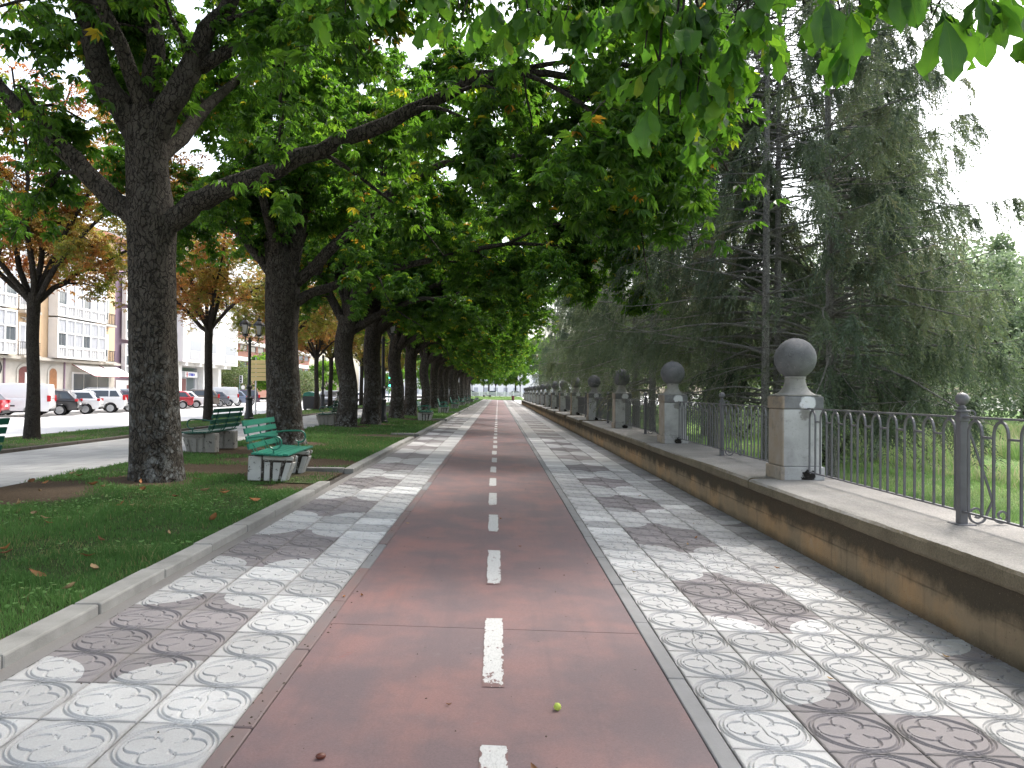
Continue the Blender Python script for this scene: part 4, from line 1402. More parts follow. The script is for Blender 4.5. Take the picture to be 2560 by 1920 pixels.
# the chestnut beside the grass, with the fork and the long limb over the path
X1, Y1 = -5.50, 12.55
def rel(*p): return [(a - X1, b - Y1, c - .16) for a, b, c in p]
tk1 = trunk_mesh(rel((-5.50, Y1, .05), (-5.53, Y1, 1.2), (-5.58, Y1, 2.6), (-5.60, Y1, 3.6), (-5.62, Y1, 4.3), (-5.68, Y1, 4.9), (-5.72, Y1, 5.5), (-5.75, Y1, 6.1)), [.40, .375, .355, .35, .375, .33, .31, .30], 36, .16, seed=3, rings=90, rough=.016)
L1 = [(rel((-5.62, Y1, 4.05), (-6.1, Y1, 4.45), (-6.75, Y1, 5.16), (-7.5, Y1 - .1, 5.9), (-8.3, Y1, 6.6), (-9.6, Y1 + .3, 7.4)), .20, .06),
      (rel((-5.55, Y1, 4.15), (-5.0, Y1, 4.55), (-4.48, Y1, 4.8), (-3.5, Y1, 5.25), (-2.5, Y1, 5.72), (-1.6, Y1, 6.08), (-.55, Y1, 6.65), (.1, Y1 + .1, 6.95), (1.4, Y1 + .3, 7.0), (2.6, Y1 + .4, 6.6)), .20, .04),
      (rel((-5.75, Y1, 5.6), (-6.15, Y1, 6.3), (-6.5, Y1, 6.9), (-6.75, Y1, 7.4), (-6.95, Y1, 8.0), (-7.2, Y1, 9.6), (-7.6, Y1, 11.5)), .24, .07),
      (rel((-5.73, Y1 + .1, 5.7), (-5.72, Y1 + .1, 6.6), (-5.7, Y1 + .1, 7.3), (-5.7, Y1 + .3, 8.4), (-5.5, Y1 + .6, 10), (-5.2, Y1 + .6, 12.4)), .20, .05),
      (rel((-5.75, Y1, 5.5), (-5.35, Y1, 6.15), (-5.1, Y1, 6.6), (-4.8, Y1, 7.2), (-4.45, Y1, 7.85), (-3.9, Y1, 9.3), (-3.2, Y1 + .2, 11.6)), .23, .06),
      (rel((-5.0, Y1, 6.8), (-4.5, Y1, 7.15), (-3.8, Y1, 7.45), (-2.6, Y1, 8.1), (-1.2, Y1, 8.7), (.6, Y1, 8.9), (2.0, Y1, 8.2)), .12, .03),
      (rel((-5.7, Y1 + .2, 5.2), (-5.4, Y1 + 1.4, 6.6), (-5.0, Y1 + 2.8, 7.9), (-4.6, Y1 + 4.2, 9.0)), .14, .04),
      (rel((-5.7, Y1 - .1, 6.0), (-6.0, Y1 - 1.2, 7.8), (-6.3, Y1 - 2.2, 9.5), (-6.4, Y1 - 3.0, 11.0)), .13, .04),
      (rel((.1, Y1 + .1, 6.95), (1.3, Y1 - .9, 6.7), (2.4, Y1 - 1.8, 5.9), (2.9, Y1 - 2.3, 4.9)), .05, .02),
      (rel((1.4, Y1 + .3, 7.0), (2.9, Y1 - .1, 6.5), (3.6, Y1 - .3, 5.2)), .045, .02),
      (rel((-.55, Y1, 6.65), (.5, Y1 - .9, 6.4), (1.4, Y1 - 1.7, 5.4), (1.8, Y1 - 2.0, 4.6)), .045, .02),
      (rel((-4.2, Y1, 8.6), (-2.8, Y1 - .4, 9.8), (-1.0, Y1 - .3, 10.6), (.8, Y1, 10.4)), .08, .03)]
def bare_limbs(p):
    # leaves thinned in front of the two big lower limbs so they show
    x, y, z = p[:, 0] + X1, p[:, 1], p[:, 2] + .16
    lim = np.interp(x, [-9.6, -8.3, -7.5, -6.75, -6.1, -5.62, -4.48, -3.5, -2.5, -1.6, -.55, .1], [7.4, 6.6, 5.9, 5.16, 4.45, 4.1, 4.8, 5.25, 5.72, 6.08, 6.65, 6.95])
    near = (np.abs(z - lim) < .75) & (y < .25) & (x < .1)
    return near | ((x < -5.9) & (z < 6.9) & (y < .3)) | ((np.abs(x + 5.7) < 1.2) & (y < -.1) & (z < 7.6))
br1, cr1 = grow_tree(101, L1, 24500, .20, TPL, M['leaf'], M['bark'], chest_zmin(X1, Y1), twl=(.7, 1.6), tw=8, xmax=3.25 - X1, cull=bare_limbs)
put_tree('chestnut_tree', 'stout chestnut forking above the grass bed, one long limb reaching over the red path', 'tree', GC, (X1, Y1, .16), tk1, br1, cr1)
# second chestnut, behind the green bench
X2, Y2 = -5.72, 20.9
def rel2(*p): return [(a - X2, b - Y2, c - .16) for a, b, c in p]
tk2 = trunk_mesh(rel2((-5.72, Y2, .05), (-5.76, Y2, 1.5), (-5.84, Y2, 3.0), (-5.84, Y2, 4.2), (-5.9, Y2, 4.9), (-6.05, Y2, 5.6)), [.50, .44, .42, .46, .40, .30], 36, .22, seed=8, rings=80, rough=.018)
L2 = [(rel2((-5.95, Y2, 4.9), (-6.2, Y2, 6.0), (-6.3, Y2, 7.6), (-6.4, Y2, 9.6), (-6.45, Y2, 12.2)), .22, .07),
      (rel2((-5.75, Y2 + .1, 4.6), (-5.45, Y2 + .1, 5.9), (-5.25, Y2 + .1, 7.6), (-5.1, Y2 + .1, 9.0), (-4.8, Y2 + .1, 11.2)), .22, .07),
      (rel2((-5.8, Y2, 4.6), (-5.75, Y2, 6.0), (-5.75, Y2 + .1, 8.5), (-5.7, Y2 + .3, 11.5)), .18, .06),
      (rel2((-5.7, Y2, 4.3), (-5.2, Y2, 4.75), (-3.95, Y2, 5.9), (-2.5, Y2, 7.2), (-.8, Y2, 8.0), (1.2, Y2, 8.0), (2.6, Y2, 7.2)), .19, .04),
      (rel2((-5.6, Y2, 3.9), (-4.9, Y2, 4.35), (-3.4, Y2, 4.85), (-1.6, Y2, 5.25), (.1, Y2 + .1, 5.6), (1.6, Y2 + .1, 5.6)), .15, .035),
      (rel2((-6.0, Y2, 4.4), (-6.8, Y2 - .1, 5.6), (-8.0, Y2, 6.8), (-9.4, Y2, 7.8)), .15, .04),
      (rel2((-5.8, Y2 + .2, 5.0), (-5.4, Y2 + 2.0, 7.0), (-4.9, Y2 + 3.8, 8.4)), .13, .04),
      (rel2((-5.9, Y2 - .2, 5.2), (-6.0, Y2 - 2.0, 7.4), (-5.8, Y2 - 3.6, 8.6)), .13, .04),
      (rel2((1.2, Y2, 8.0), (2.9, Y2 - .5, 7.0), (3.9, Y2 - .8, 5.4)), .05, .02),
      (rel2((.1, Y2 + .1, 5.6), (1.6, Y2 - .9, 6.0), (2.8, Y2 - 1.4, 5.2)), .04, .02),
      (rel2((-5.2, Y2, 7.6), (-3.4, Y2 - .3, 9.2), (-1.4, Y2 - .2, 10.2), (.8, Y2, 10.0)), .10, .03)]
br2, cr2 = grow_tree(202, L2, 25000, .20, TPL, M['leaf'], M['bark'], chest_zmin(X2, Y2), tw=8, xmax=4.1 - X2)
put_tree('chestnut_tree', 'thick chestnut rising right behind the green bench with white legs', 'tree', GC, (X2, Y2, .16), tk2, br2, cr2)
# two further chestnuts shared by the rest of the row
def gen_chestnut(seed):
    g = np.random.default_rng(seed)
    tk = trunk_mesh([(0, 0, -.1), (g.uniform(-.1, .1), 0, 1.5), (g.uniform(-.15, .15), 0, 3.0), (g.uniform(-.2, .2), .0, 4.3)], [.40, .35, .34, .36], 22, .2, seed=seed, rings=34)
    Ls = []
    for ax, out, zt in ((0, 7.6, 7.2), (.35, 6.8, 9.5), (-.4, 7.0, 8.6), (1.3, 3.6, 11), (-1.4, 3.6, 10.6), (2.6, 4.2, 9.0), (-2.5, 4.2, 10.5), (.1, 2.2, 12.6), (3.1, 1.2, 12.2), (.15, 5.5, 5.6)):
        ax += g.uniform(-.15, .15)
        pts = [(0, 0, 3.6)]
        for u in (.25, .5, .75, 1.0):
            rr = out * u ** 1.15
            pts.append((rr * math.cos(ax) + g.uniform(-.25, .25), rr * math.sin(ax) + g.uniform(-.25, .25), 3.6 + (zt - 3.6) * u ** .8 + g.uniform(-.2, .2)))
        Ls.append((pts, g.uniform(.13, .2), .04))
    b, c = grow_tree(seed + 7, Ls, 20000, .21, TPL, M['leaf'], M['bark'], chest_zmin(-5.5, 0), tw=7)
    return tk, b, c
GA, GB = gen_chestnut(31), gen_chestnut(57)
ROW = [(-6.05, 30.9), (-5.5, 33.7), (-5.40, 41.0), (-5.25, 46.3), (-5.5, 58.4), (-5.5, 66.3), (-5.5, 74), (-5.6, 82), (-5.4, 90), (-5.5, 98), (-5.6, 106), (-5.4, 114), (-5.5, 122), (-5.5, 131), (-5.5, 140), (-5.6, 149)]
for k, (x, y) in enumerate(ROW):
    tk, b, c = (GA, GB)[k % 2]
    s = random.uniform(.95, 1.08)
    lab = 'chestnut tree, %s in the row along the path counting from the forked one' % ORD[k + 2]
    put_tree('chestnut_tree', lab, 'tree', GC, (x, y, .16), tk, b, c, random.uniform(-.25, .25), (s, s * random.uniform(.92, 1.06) * (1 if k % 3 else -1), s * random.uniform(.95, 1.03)))
# the chestnut beside the camera whose drooping spray hangs into the picture
X0, Y0 = -5.6, 3.4
def rel0(*p): return [(a - X0, b - Y0, c - .16) for a, b, c in p]
L0 = [(rel0((-5.6, 3.4, 4.0), (-4.2, 3.9, 5.0), (-2.4, 4.3, 5.5), (-.6, 4.4, 5.4), (1.0, 4.0, 5.0)), .18, .03),
      (rel0((-5.6, 3.4, 4.2), (-4.0, 2.2, 6.4), (-1.6, 1.4, 7.4), (.6, 1.0, 7.4), (2.4, .8, 6.6)), .17, .04),
      (rel0((-5.6, 3.4, 4.2), (-4.6, 5.2, 7.0), (-3.0, 6.2, 8.8), (-1.0, 6.6, 9.6), (1.2, 6.4, 9.2)), .16, .04),
      (rel0((-5.6, 3.4, 4.2), (-5.7, 3.2, 7.0), (-5.6, 3.0, 11.5)), .2, .06),
      (rel0((-5.6, 3.4, 4.2), (-3.6, 3.6, 7.2), (-.6, 4.0, 8.6), (2.2, 4.6, 8.4), (4.6, 5.0, 7.6)), .16, .04),  # these far-reaching limbs stay out of view, added to shade the near paving
      (rel0((-5.6, 3.4, 4.2), (-3.4, 3.0, 6.6), (0, 2.6, 7.0), (2.8, 2.6, 6.4), (4.6, 2.4, 5.8)), .16, .04),
      (rel0((-5.6, 3.4, 4.4), (-3.2, 5.8, 8.2), (-.2, 7.3, 9.4), (2.8, 7.8, 9.2), (5.0, 8.0, 8.4)), .15, .04),
      (rel0((-5.6, 3.4, 4.2), (-7.0, 2.4, 7.0), (-8.6, 1.6, 9.0)), .14, .05),
      (rel0((-5.6, 3.4, 4.4), (-4.6, 1.0, 7.0), (-3.6, -1.6, 9.0)), .14, .05)]
def z0min(x, y):
    return np.where((y + Y0) > 1.0, 1.6 + np.maximum(.62 * (y + Y0), 2.6), 4.0)
br0, cr0 = grow_tree(404, L0, 14000, .20, TPL, M['leaf'], M['bark'], z0min, tw=7)
tk0 = trunk_mesh([(0, 0, -.1), (0, 0, 2), (0, 0, 4.2)], [.42, .36, .36], 24, .2, seed=5)
t0 = put_tree('chestnut_tree', 'chestnut whose drooping spray of large leaves hangs from the top over the red path', 'tree', GC, (X0, Y0, .16), tk0, br0, cr0)

# its low spray: every large compound leaf is an object of its own
def big_leaf(seed):
    g = np.random.default_rng(seed)
    nl = int(g.choice([5, 5, 6]))
    Vs, Fs, UV, TI = [], [], [], []
    b = 0
    ns = 9
    for k in range(nl):
        a = R(-118 + 236 * k / (nl - 1)) + g.normal(0, .08)
        L = g.uniform(.155, .215) * (1 - .38 * abs(k - (nl - 1) / 2) / ((nl - 1) / 2))
        e0, e1 = R(g.uniform(-72, -28)), R(g.uniform(-92, -72))
        p = np.zeros(3); rows = []
        tw_ = g.normal(0, .9)
        for i in range(ns):
            u = i / (ns - 1)
            e = e0 + (e1 - e0) * u ** .8
            if i: p = p + np.array([math.cos(e) * math.cos(a), math.cos(e) * math.sin(a), math.sin(e)]) * L / (ns - 1)
            w = L * .185 * (math.sin(math.pi * min(u, .999) ** 1.45) ** .9) * (1 + (.05 if i % 2 else -.05)) + (.002 if i < ns - 1 else 0)
            lat = np.array([-math.sin(a), math.cos(a), 0])
            nrm = np.array([-math.sin(e) * math.cos(a), -math.sin(e) * math.sin(a), math.cos(e)])
            lat2 = lat * math.cos(tw_ * u) + nrm * math.sin(tw_ * u)
            rip = .016 * math.sin(i * 2.1 + k) * u
            rows.append((p - lat2 * w + nrm * (w * .25 + rip), p.copy(), p + lat2 * w + nrm * (w * .25 - rip)))
            UV += [(u, -1), (u, 0), (u, 1)]
        for r_ in rows: Vs += list(r_)
        for i in range(ns - 1):
            for q in (0, 1):
                Fs.append((b + 3 * i + q, b + 3 * i + q + 1, b + 3 * i + 4 + q, b + 3 * i + 3 + q))
        TI += [float(np.clip(g.normal(.42, .24), 0, .9))] * (3 * ns)
        b += 3 * ns
    # leaf stalk
    v, f = tubes([(np.array([[0, 0, 0], [-.04, 0, .05], [-.13, 0, .085]]), np.array([.0022, .002, .002]), 4)])
    Fs += [tuple(b + int(i) for i in q) for q in f]
    Vs += list(v); UV += [(.5, 0)] * len(v); TI += [.5] * len(v)
    return np_mesh('leaf', np.array(Vs), np.array(Fs), M['leaf_big'], smooth=True, attr={'tint': TI}, uv=np.array(UV))
BL = [big_leaf(900 + k) for k in range(7)]
g = np.random.default_rng(77)
spray = []
main_ = resample(rel0((-4.2, 3.9, 5.0), (-2.2, 4.6, 4.6), (-.9, 4.1, 4.05), (.2, 3.35, 3.52), (.75, 2.95, 3.31), (1.25, 2.6, 3.12), (1.62, 2.42, 3.02)), 40, .012, g)
spray.append((main_, np.linspace(.06, .006, 40), 7))
nodes = []
def hang(i, ln, nl, side=None, dirv=None):
    p = main_[i]
    d = np.array(dirv if dirv is not None else [g.normal(0, .6), g.normal(0, .6), -.7])
    q = [p]
    for s in range(5):
        d = d / np.linalg.norm(d)
        q.append(q[-1] + d * ln / 5)
        d = d + np.array([0, 0, -.35]) + g.normal(0, .12, 3)
    q = np.array(q)
    spray.append((q, np.linspace(.007, .003, 6), 5))
    for _ in range(nl):
        u = g.uniform(1.2, 4.99); k = int(u); f = u - k
        nodes.append(q[k] * (1 - f) + q[min(k + 1, 5)] * f)
for i in range(6, 40):
    if i < 23 or g.random() < .7: hang(i, g.uniform(.10, .26), 2)
    if i < 23: hang(i, g.uniform(.06, .2), 2, dirv=[g.normal(0, .8), g.normal(0, .8), .1])
    if i > 24: hang(i, g.uniform(.10, .25), 1)
for k in range(10): hang(int(g.integers(23, 29)), g.uniform(.3, .78), 4, dirv=[g.normal(.05, .3), g.normal(-.05, .3), -1])
for k in range(6): hang(int(g.integers(12, 22)), g.uniform(.2, .4), 2)
sv, sf = tubes(spray)
inst(np_mesh('branch', sv, sf, M['bark_small'], smooth=True), 'branch', t0)
for k, p in enumerate(nodes[:295]):
    a = g.uniform(0, 6.28)
    inst(BL[int(g.integers(0, 7))], 'leaf', t0, tuple(p + np.array([.13 * math.cos(a), .13 * math.sin(a), -.085])), (g.normal(0, .25), g.normal(0, .25), a), (g.uniform(.7, 1.15),) * 3)

# ------------------------------------------------------------------ slim autumn trees on the far lawn strip
def gen_autumn(seed, green):
    g = np.random.default_rng(seed)
    tk = trunk_mesh([(0, 0, -.1), (.03, 0, 1.4), (-.02, .0, 2.8), (.0, 0, 4.1)], [.21, .165, .155, .17], 18, .18, bark=M['bark_small'], seed=seed, rings=26)
    Ls = []
    for ax, out, zt in ((2.9, 2.6, 8.6), (.2, 2.3, 9.0), (1.6, 1.5, 10.6), (-1.4, 2.0, 9.6), (2.0, 3.9, 7.0), (-.4, 4.0, 7.2), (-2.4, 3.6, 7.4), (.9, 3.6, 6.2), (3.2, 3.9, 6.4)):
        pts = [(0, 0, 3.75)]
        for u in (.3, .6, 1.0):
            pts.append((out * u * math.cos(ax) + g.uniform(-.1, .1), out * u * math.sin(ax) + g.uniform(-.1, .1), 3.75 + (zt - 3.75) * u ** .85))
        Ls.append((pts, .09, .025))
    def tf(P_, g_):
        n_ = vnoise(P_[:, 0] + 20, P_[:, 2] + 20, .9, seed) * .6 + .25 * g_.random(len(P_)) + green
        return np.clip(n_, 0, 1)
    return (tk,) + grow_tree(seed + 3, Ls, 12500, .14, TPL5, M['leaf_autumn'], M['bark_small'], lambda x, y: 3.5 + 0 * x, blen=(1.0, 1.9), twl=(.5, 1.1), droop=.35, bstep=.5, tw=7, tint_fn=tf, n_side=8)
AU = [gen_autumn(611, .17), gen_autumn(622, .0)]
AT = [(-13.0, 21.8, 0, 'slim autumn tree with a three-way fork, in front of the orange house and white van'),
      (-12.9, 34.6, 0, 'slim autumn tree with yellow-brown leaves standing between the two stout chestnuts'),
      (-13.1, 47.5, 1, 'slim autumn tree hidden behind the thick second chestnut trunk'),
      (-13.5, 57.6, 0, 'slim forked tree beside the single street lamp, seen past the second chestnut'),
      (-13.6, 63.0, 1, 'slim tree with drooping green leaves beside the third chestnut trunk'),
      (-13.4, 76, 1, 'slim lawn-strip tree behind the fourth chestnut trunk'),
      (-13.4, 91, 1, 'slim dark tree beside the green traffic light'),
      (-13.4, 104, 1, 'small slim lawn-strip tree just past the traffic light'),
      (-13.0, 9.5, 1, 'autumn tree overhanging the walkway edge with its trunk out of view')]
for k, (x, y, v, lab) in enumerate(AT):
    put_tree('autumn_tree', lab, 'tree', 'slim trees on the lawn strip by the road', (x, y, gz(x)), *AU[v], rz=(0, 1.3, 2.4, .6, 3.3, 4.2, 5, 2, 1.1)[k], scale=(1.0 + .06 * (k % 3),) * 3)

# ------------------------------------------------------------------ spruces behind the railings
def gen_spruce(seed, H=15.5, low=1.2, rad=.16, nb=4.6, Lmax=3.6, bare=3.4, open_side=None, thr=.15):
    g = np.random.default_rng(seed)
    lean = g.normal(0, .012, 2)
    tk = trunk_mesh([(0, 0, -.15), (lean[0] * 5, lean[1] * 5, 5), (lean[0] * 10, lean[1] * 10, 10), (lean[0] * H, lean[1] * H, H)], [rad * 1.12, rad * .85, rad * .5, .02], 14, .12, bark=M['bark_spruce'], seed=seed, rings=40, rough=.01)
    tl, P0, D0, Ln, Ti = [], [], [], [], []
    z = low
    while z < H - .3:
        for _ in range(int(g.poisson(nb)) + 1 if z > 1.5 else 2):
            f = (z - low) / (H - low)
            L = Lmax * (1 - f) ** .75 * g.uniform(.55, 1.1) + .25
            if z < 2.4: L *= .7
            a = g.uniform(0, 6.28)
            if open_side is not None and z < 10.5:
                while math.cos(a - open_side) > thr and g.random() < .93: a = g.uniform(0, 6.28)
            zb = z + g.uniform(-.15, .15)
            el = R(g.uniform(-14, 22) + 20 * f)
            d = np.array([math.cos(a) * math.cos(el), math.sin(a) * math.cos(el), math.sin(el)])
            m_ = 9
            q = [np.array([lean[0] * zb, lean[1] * zb, zb])]
            for s in range(m_ - 1):
                q.append(q[-1] + d * L / (m_ - 1))
                d = d + np.array([0, 0, -.10 + .028 * s]) + g.normal(0, .05, 3)
                d /= np.linalg.norm(d)
            q = np.array(q)
            tl.append((q, np.linspace(.024 * L / 3 + .006, .004, m_), 4))
            dead = zb < bare and g.random() < (.72 if zb < 3 else .5)
            ns = int(L * (5 if dead else 15))
            bt = g.normal(.36, .24)
            knots = np.sort(.28 + .72 * g.random(max(3, int(L * 2.6))) ** .8)
            for _k in range(ns):
                u = (np.clip(g.choice(knots) + g.normal(0, .025), .1, .999) if not dead else g.uniform(.15, 1)) * (m_ - 1); k = min(int(u), m_ - 2); ff = u - k
                p = q[k] * (1 - ff) + q[k + 1] * ff
                t_ = q[k + 1] - q[k]; t_ /= np.linalg.norm(t_)
                sd_ = np.cross(t_, [0, 0, 1]) * g.choice([-1, 1])
                dd = t_ * g.uniform(.2, .9) + sd_ * g.uniform(.2, 1.0) + np.array([0, 0, -g.uniform(.3, 2.2)])
                dd /= np.linalg.norm(dd)
                ln = g.uniform(.25, .75) * (1.1 - .3 * f)
                if dead:
                    tl.append((np.array([p, p + dd * ln * .5 + g.normal(0, .03, 3), p + dd * ln]), np.array([.006, .004, .002]), 3))
                    if g.random() < .75: continue
                P0.append(p); D0.append(dd); Ln.append(ln)
                Ti.append(np.clip(g.normal(bt + (.22 if dead else 0), .10), 0, 1))
        z += g.uniform(.26, .42)
    P0, D0, Ln, Ti = map(np.array, (P0, D0, Ln, Ti))
    n = len(P0); tufts = 20
    u = (np.arange(tufts) + .5) / tufts
    sag = np.array([0, 0, -.30])
    B = P0[:, None] + (D0[:, None] * u[None, :, None] + sag * (u ** 2)[None, :, None]) * Ln[:, None, None]
    T = D0[:, None] + 2 * sag * u[None, :, None] * .8
    T /= np.linalg.norm(T, axis=2)[..., None]
    rnd = g.normal(0, 1, B.shape); rnd -= T * (rnd * T).sum(-1)[..., None]; rnd /= np.linalg.norm(rnd, axis=2)[..., None]
    dv = T * .75 + rnd * .66
    W_ = np.cross(dv, g.normal(0, 1, B.shape)); W_ /= np.linalg.norm(W_, axis=2)[..., None]
    nl = g.uniform(.06, .125, B.shape[:2])[..., None]
    wv = W_ * .0125
    V = np.stack([B - wv, B + wv, B + dv * nl], 2).reshape(-1, 3)
    F = np.arange(len(V)).reshape(-1, 3)
    bv, bf = tubes(tl)
    return tk, np_mesh('branches', bv, bf, M['bark_spruce'], smooth=True), np_mesh('crown', V, F, M['needle'], attr={'tint': np.repeat(Ti, tufts * 3)})
SP = [gen_spruce(71, 15.5, 1.2, .12, 4.2, 3.6, 4.5), gen_spruce(72, 16.5, 1.6, .12, 4.0, 3.9, 4.0), gen_spruce(73, 14.0, .9, .16, 4.2, 3.4, 2.6),
      gen_spruce(74, 16.0, 1.6, .085, 4.0, 3.8, 4.0, R(-110)), gen_spruce(75, 15.0, 1.6, .085, 4.6, 3.4, 2.0, R(130), -.2)]
ST = [(5.88, 16.9, 3, 1.0, 'pale slim spruce trunk beside its twin behind the railing, the one by the ball pillar'),
      (6.32, 17.4, 3, .97, 'slim spruce trunk standing a hand behind its paler twin'),
      (6.2, 14.2, 4, .95, 'dark spruce rising close behind the big ball pillar'),
      (9.6, 19.5, 0, .95, 'spruce with the lowest bough reaching out over the meadow'),
      (6.6, 23.5, 2, 1.0, 'spruce behind the railing bay past the second ball pillar'),
      (5.6, 28.0, 1, 1.02, 'spruce with thick dark trunk past the third ball pillar'),
      (8.2, 30.5, 0, 1.0, 'spruce in the second line behind the third ball pillar'),
      (6.2, 34.5, 2, 1.1, 'spruce behind the fourth ball pillar'),
      (6.2, 41.0, 0, 1.0, 'dark spruce behind the fifth ball pillar'),
      (6.3, 48.0, 1, 1.0, 'dark spruce behind the sixth ball pillar'),
      (6.6, 55.0, 2, 1.15, 'dark spruce behind the seventh ball pillar'),
      (7.4, 63.0, 0, 1.05, 'dark spruce behind the eighth ball pillar'),
      (9.5, 74.0, 2, 1.2, 'far spruce standing back from the low reddish wall'),
      (13.0, 86.0, 0, 1.1, 'far spruce standing well back from the end of the wall'),
      (12.6, 25.5, 2, 1.0, 'spruce at the back of the meadow behind the drooping bough'),
      (7.6, 98.0, 1, 1.1, 'far dark spruce rising beside the last ball pillars'),
      (8.5, 116.0, 2, 1.2, 'far spruce past the end of the parapet wall')]
for k, (x, y, v, s, lab) in enumerate(ST):
    if s == 0: continue
    put_tree('spruce_tree', lab, 'spruce', 'spruces behind the railings', (x, y, gz(x)), *SP[v], rz=(0 if v > 2 else k * 1.7), scale=(s, s, s * random.uniform(.96, 1.05)))

# ------------------------------------------------------------------ pale broadleaved trees, bushes, far trees
def gen_round(seed, H, Rr, z0, nleaf, size, mat, trunk_r=.2, squash=1.0):
    g = np.random.default_rng(seed)
    nc = 46
    cen = []
    while len(cen) < nc:
        p = g.uniform(-1, 1, 3)
        if .35 < np.linalg.norm(p) < 1: cen.append(p)
    cen = np.array(cen) * np.array([Rr, Rr, (H - z0) / 2 * squash]) + np.array([0, 0, (H + z0) / 2])
    idx = g.integers(0, nc, nleaf)
    cr_ = g.uniform(.14, .34, nc) * Rr
    d = g.normal(0, 1, (nleaf, 3)); d /= np.linalg.norm(d, axis=1)[:, None]
    Pn = cen[idx] + d * (cr_[idx] * g.random(nleaf) ** .5)[:, None]
    tint = np.clip(.35 + .3 * g.normal(0, 1, nc)[idx] * .5 + .3 * g.random(nleaf), 0, 1)
    T = (np.array([(-.5, 0, 0), (0, -.28, .05), (.55, 0, -.1), (0, .28, .05)]), np.array([[0, 1, 2, 3]]))
    V, F, ti = leaves(Pn, size * g.uniform(.6, 1.3, nleaf), tint, T, g, 1.2)
    Ls = []
    for c in cen[::2]:
        mid = np.array([c[0] * .3, c[1] * .3, z0 + (c[2] - z0) * .45])
        Ls.append((resample([(0, 0, z0 * .8), mid, c], 7), np.linspace(trunk_r * .4, .02, 7), 5))
    bv, bf = tubes(Ls)
    tk = trunk_mesh([(0, 0, -.15), (.05, 0, z0 * .5), (0, 0, z0 + .4)], [trunk_r, trunk_r * .8, trunk_r * .7], 12, .15, bark=M['bark_small'], seed=seed, rings=12)
    return tk, np_mesh('branches', bv, bf, M['bark_small'], smooth=True), np_mesh('crown', V, F, mat, attr={'tint': ti})
RA = gen_round(801, 10.5, 4.2, 1.6, 15000, .22, M['leaf_pale'])
RB = gen_round(802, 9.0, 4.6, 2.2, 11000, .42, M['leaf'], .22)
RE = gen_round(805, 13.0, 4.6, 4.8, 9000, .42, M['leaf'], .22)
RT = [(24, 72, RB, 1.2, 'far green tree closing the park behind the meadow'), (33, 66, RB, 1.2, 'far green tree at the back of the park'), (40, 58, RB, 1.2, 'far green tree at the park corner'), (46, 82, RB, 1.3, 'far tree in the last line of the park'), (34, 92, RB, 1.3, 'far tree in the last line of the park behind the pale tree'), (22, 96, RB, 1.3, 'far tree in the last line behind the spruces'),
      (37, 40, RA, 1.0, 'pale tree beside the meadow edge hedge'),
      (22.5, 27.5, RA, 1.0, 'pale hazy broadleaved tree beyond the meadow behind the railing post'), (27, 38, RA, 1.15, 'taller pale tree further back at the meadow edge'), (17.5, 40, RA, .95, 'pale tree glimpsed between the spruces and the meadow'),
      (14.5, 52, RB, 1.0, 'green broadleaved tree deep behind the spruces'), (21, 58, RB, 1.1, 'second green broadleaved tree deep behind the spruces'), (11, 66, RB, 1.0, 'green tree in the gap behind the far spruces'), (30, 52, RA, 1.2, 'pale tree at the far corner of the park'),
      (-9, 196, RE, 1.1, 'dark tree beyond the white balustrade, over the parked cars'), (-2.5, 204, RE, 1.2, 'tree beyond the balustrade right at the end of the red path'), (4.5, 198, RE, 1.15, 'tree beyond the balustrade with a reddish trunk gap'),
      (11, 203, RE, 1.25, 'tree beyond the balustrade behind the bin'), (17, 190, RE, 1.2, 'tree past the end wall, overhanging the bright paving'), (11.5, 152, RE, 1.0, 'leafy tree at the bend of the bright paving'), (24, 196, RB, 1.3, 'big tree behind the far end of the parapet'),
      (-36, 121, RB, .8, 'dark tree in front of the brick banded building'), (-29, 132, RB, .75, 'tree by the far crossing'), (-22, 150, RB, .9, 'far roadside tree in front of the crossing'), (-15, 172, RB, 1.0, 'far roadside tree near the end of the lawn strip')]
for k, (x, y, proto, s, lab) in enumerate(RT):
    put_tree('broadleaved_tree', lab, 'tree', 'broadleaved trees beyond the path', (x, y, gz(x) if y < 160 else .4), *proto, rz=k * 2.1, scale=(s, s, s))
def bush(name, lab, loc, H, Rr, n, size, mat, seed, cat='bush'):
    g = np.random.default_rng(seed)
    d = g.normal(0, 1, (n, 3)); d /= np.linalg.norm(d, axis=1)[:, None]
    rr = g.random(n) ** .28
    lump = 1 + .16 * (vnoise(d[:, 0] * 3 + 9, d[:, 1] * 3 + d[:, 2] * 2 + 9, .7, seed) - .5) * 2
    Pn = d * (rr * lump)[:, None] * np.array([Rr, Rr, H / 2]) + np.array([0, 0, H / 2])
    Pn = Pn[Pn[:, 2] > .02]
    T = (np.array([(-.5, 0, 0), (0, -.28, .05), (.55, 0, -.1), (0, .28, .05)]), np.array([[0, 1, 2, 3]]))
    V, F, ti = leaves(Pn, size * g.uniform(.6, 1.3, len(Pn)), np.clip(g.normal(.5, .22, len(Pn)), 0, 1), T, g, 1.2)
    t = empty(name, loc)
    o = inst(np_mesh('foliage', V, F, mat, attr={'tint': ti}), 'foliage', t); o['kind'] = 'stuff'
    s = MB()
    for k in range(5):
        a = k * 1.3
        s.tube([(0, 0, -.1), (Rr * .3 * math.cos(a), Rr * .3 * math.sin(a), H * .35), (Rr * .55 * math.cos(a), Rr * .55 * math.sin(a), H * .7)], [.05, .04, .015], 5)
    s.build('stem', M['bark_small'], t)
    return tag(t, lab, cat)
bush('round_bush', 'big round olive-green bush beside the white building, behind the parked cars', (-36.2, 106, .1), 5.4, 2.6, 9000, .24, M['leaf_olive'], 5)
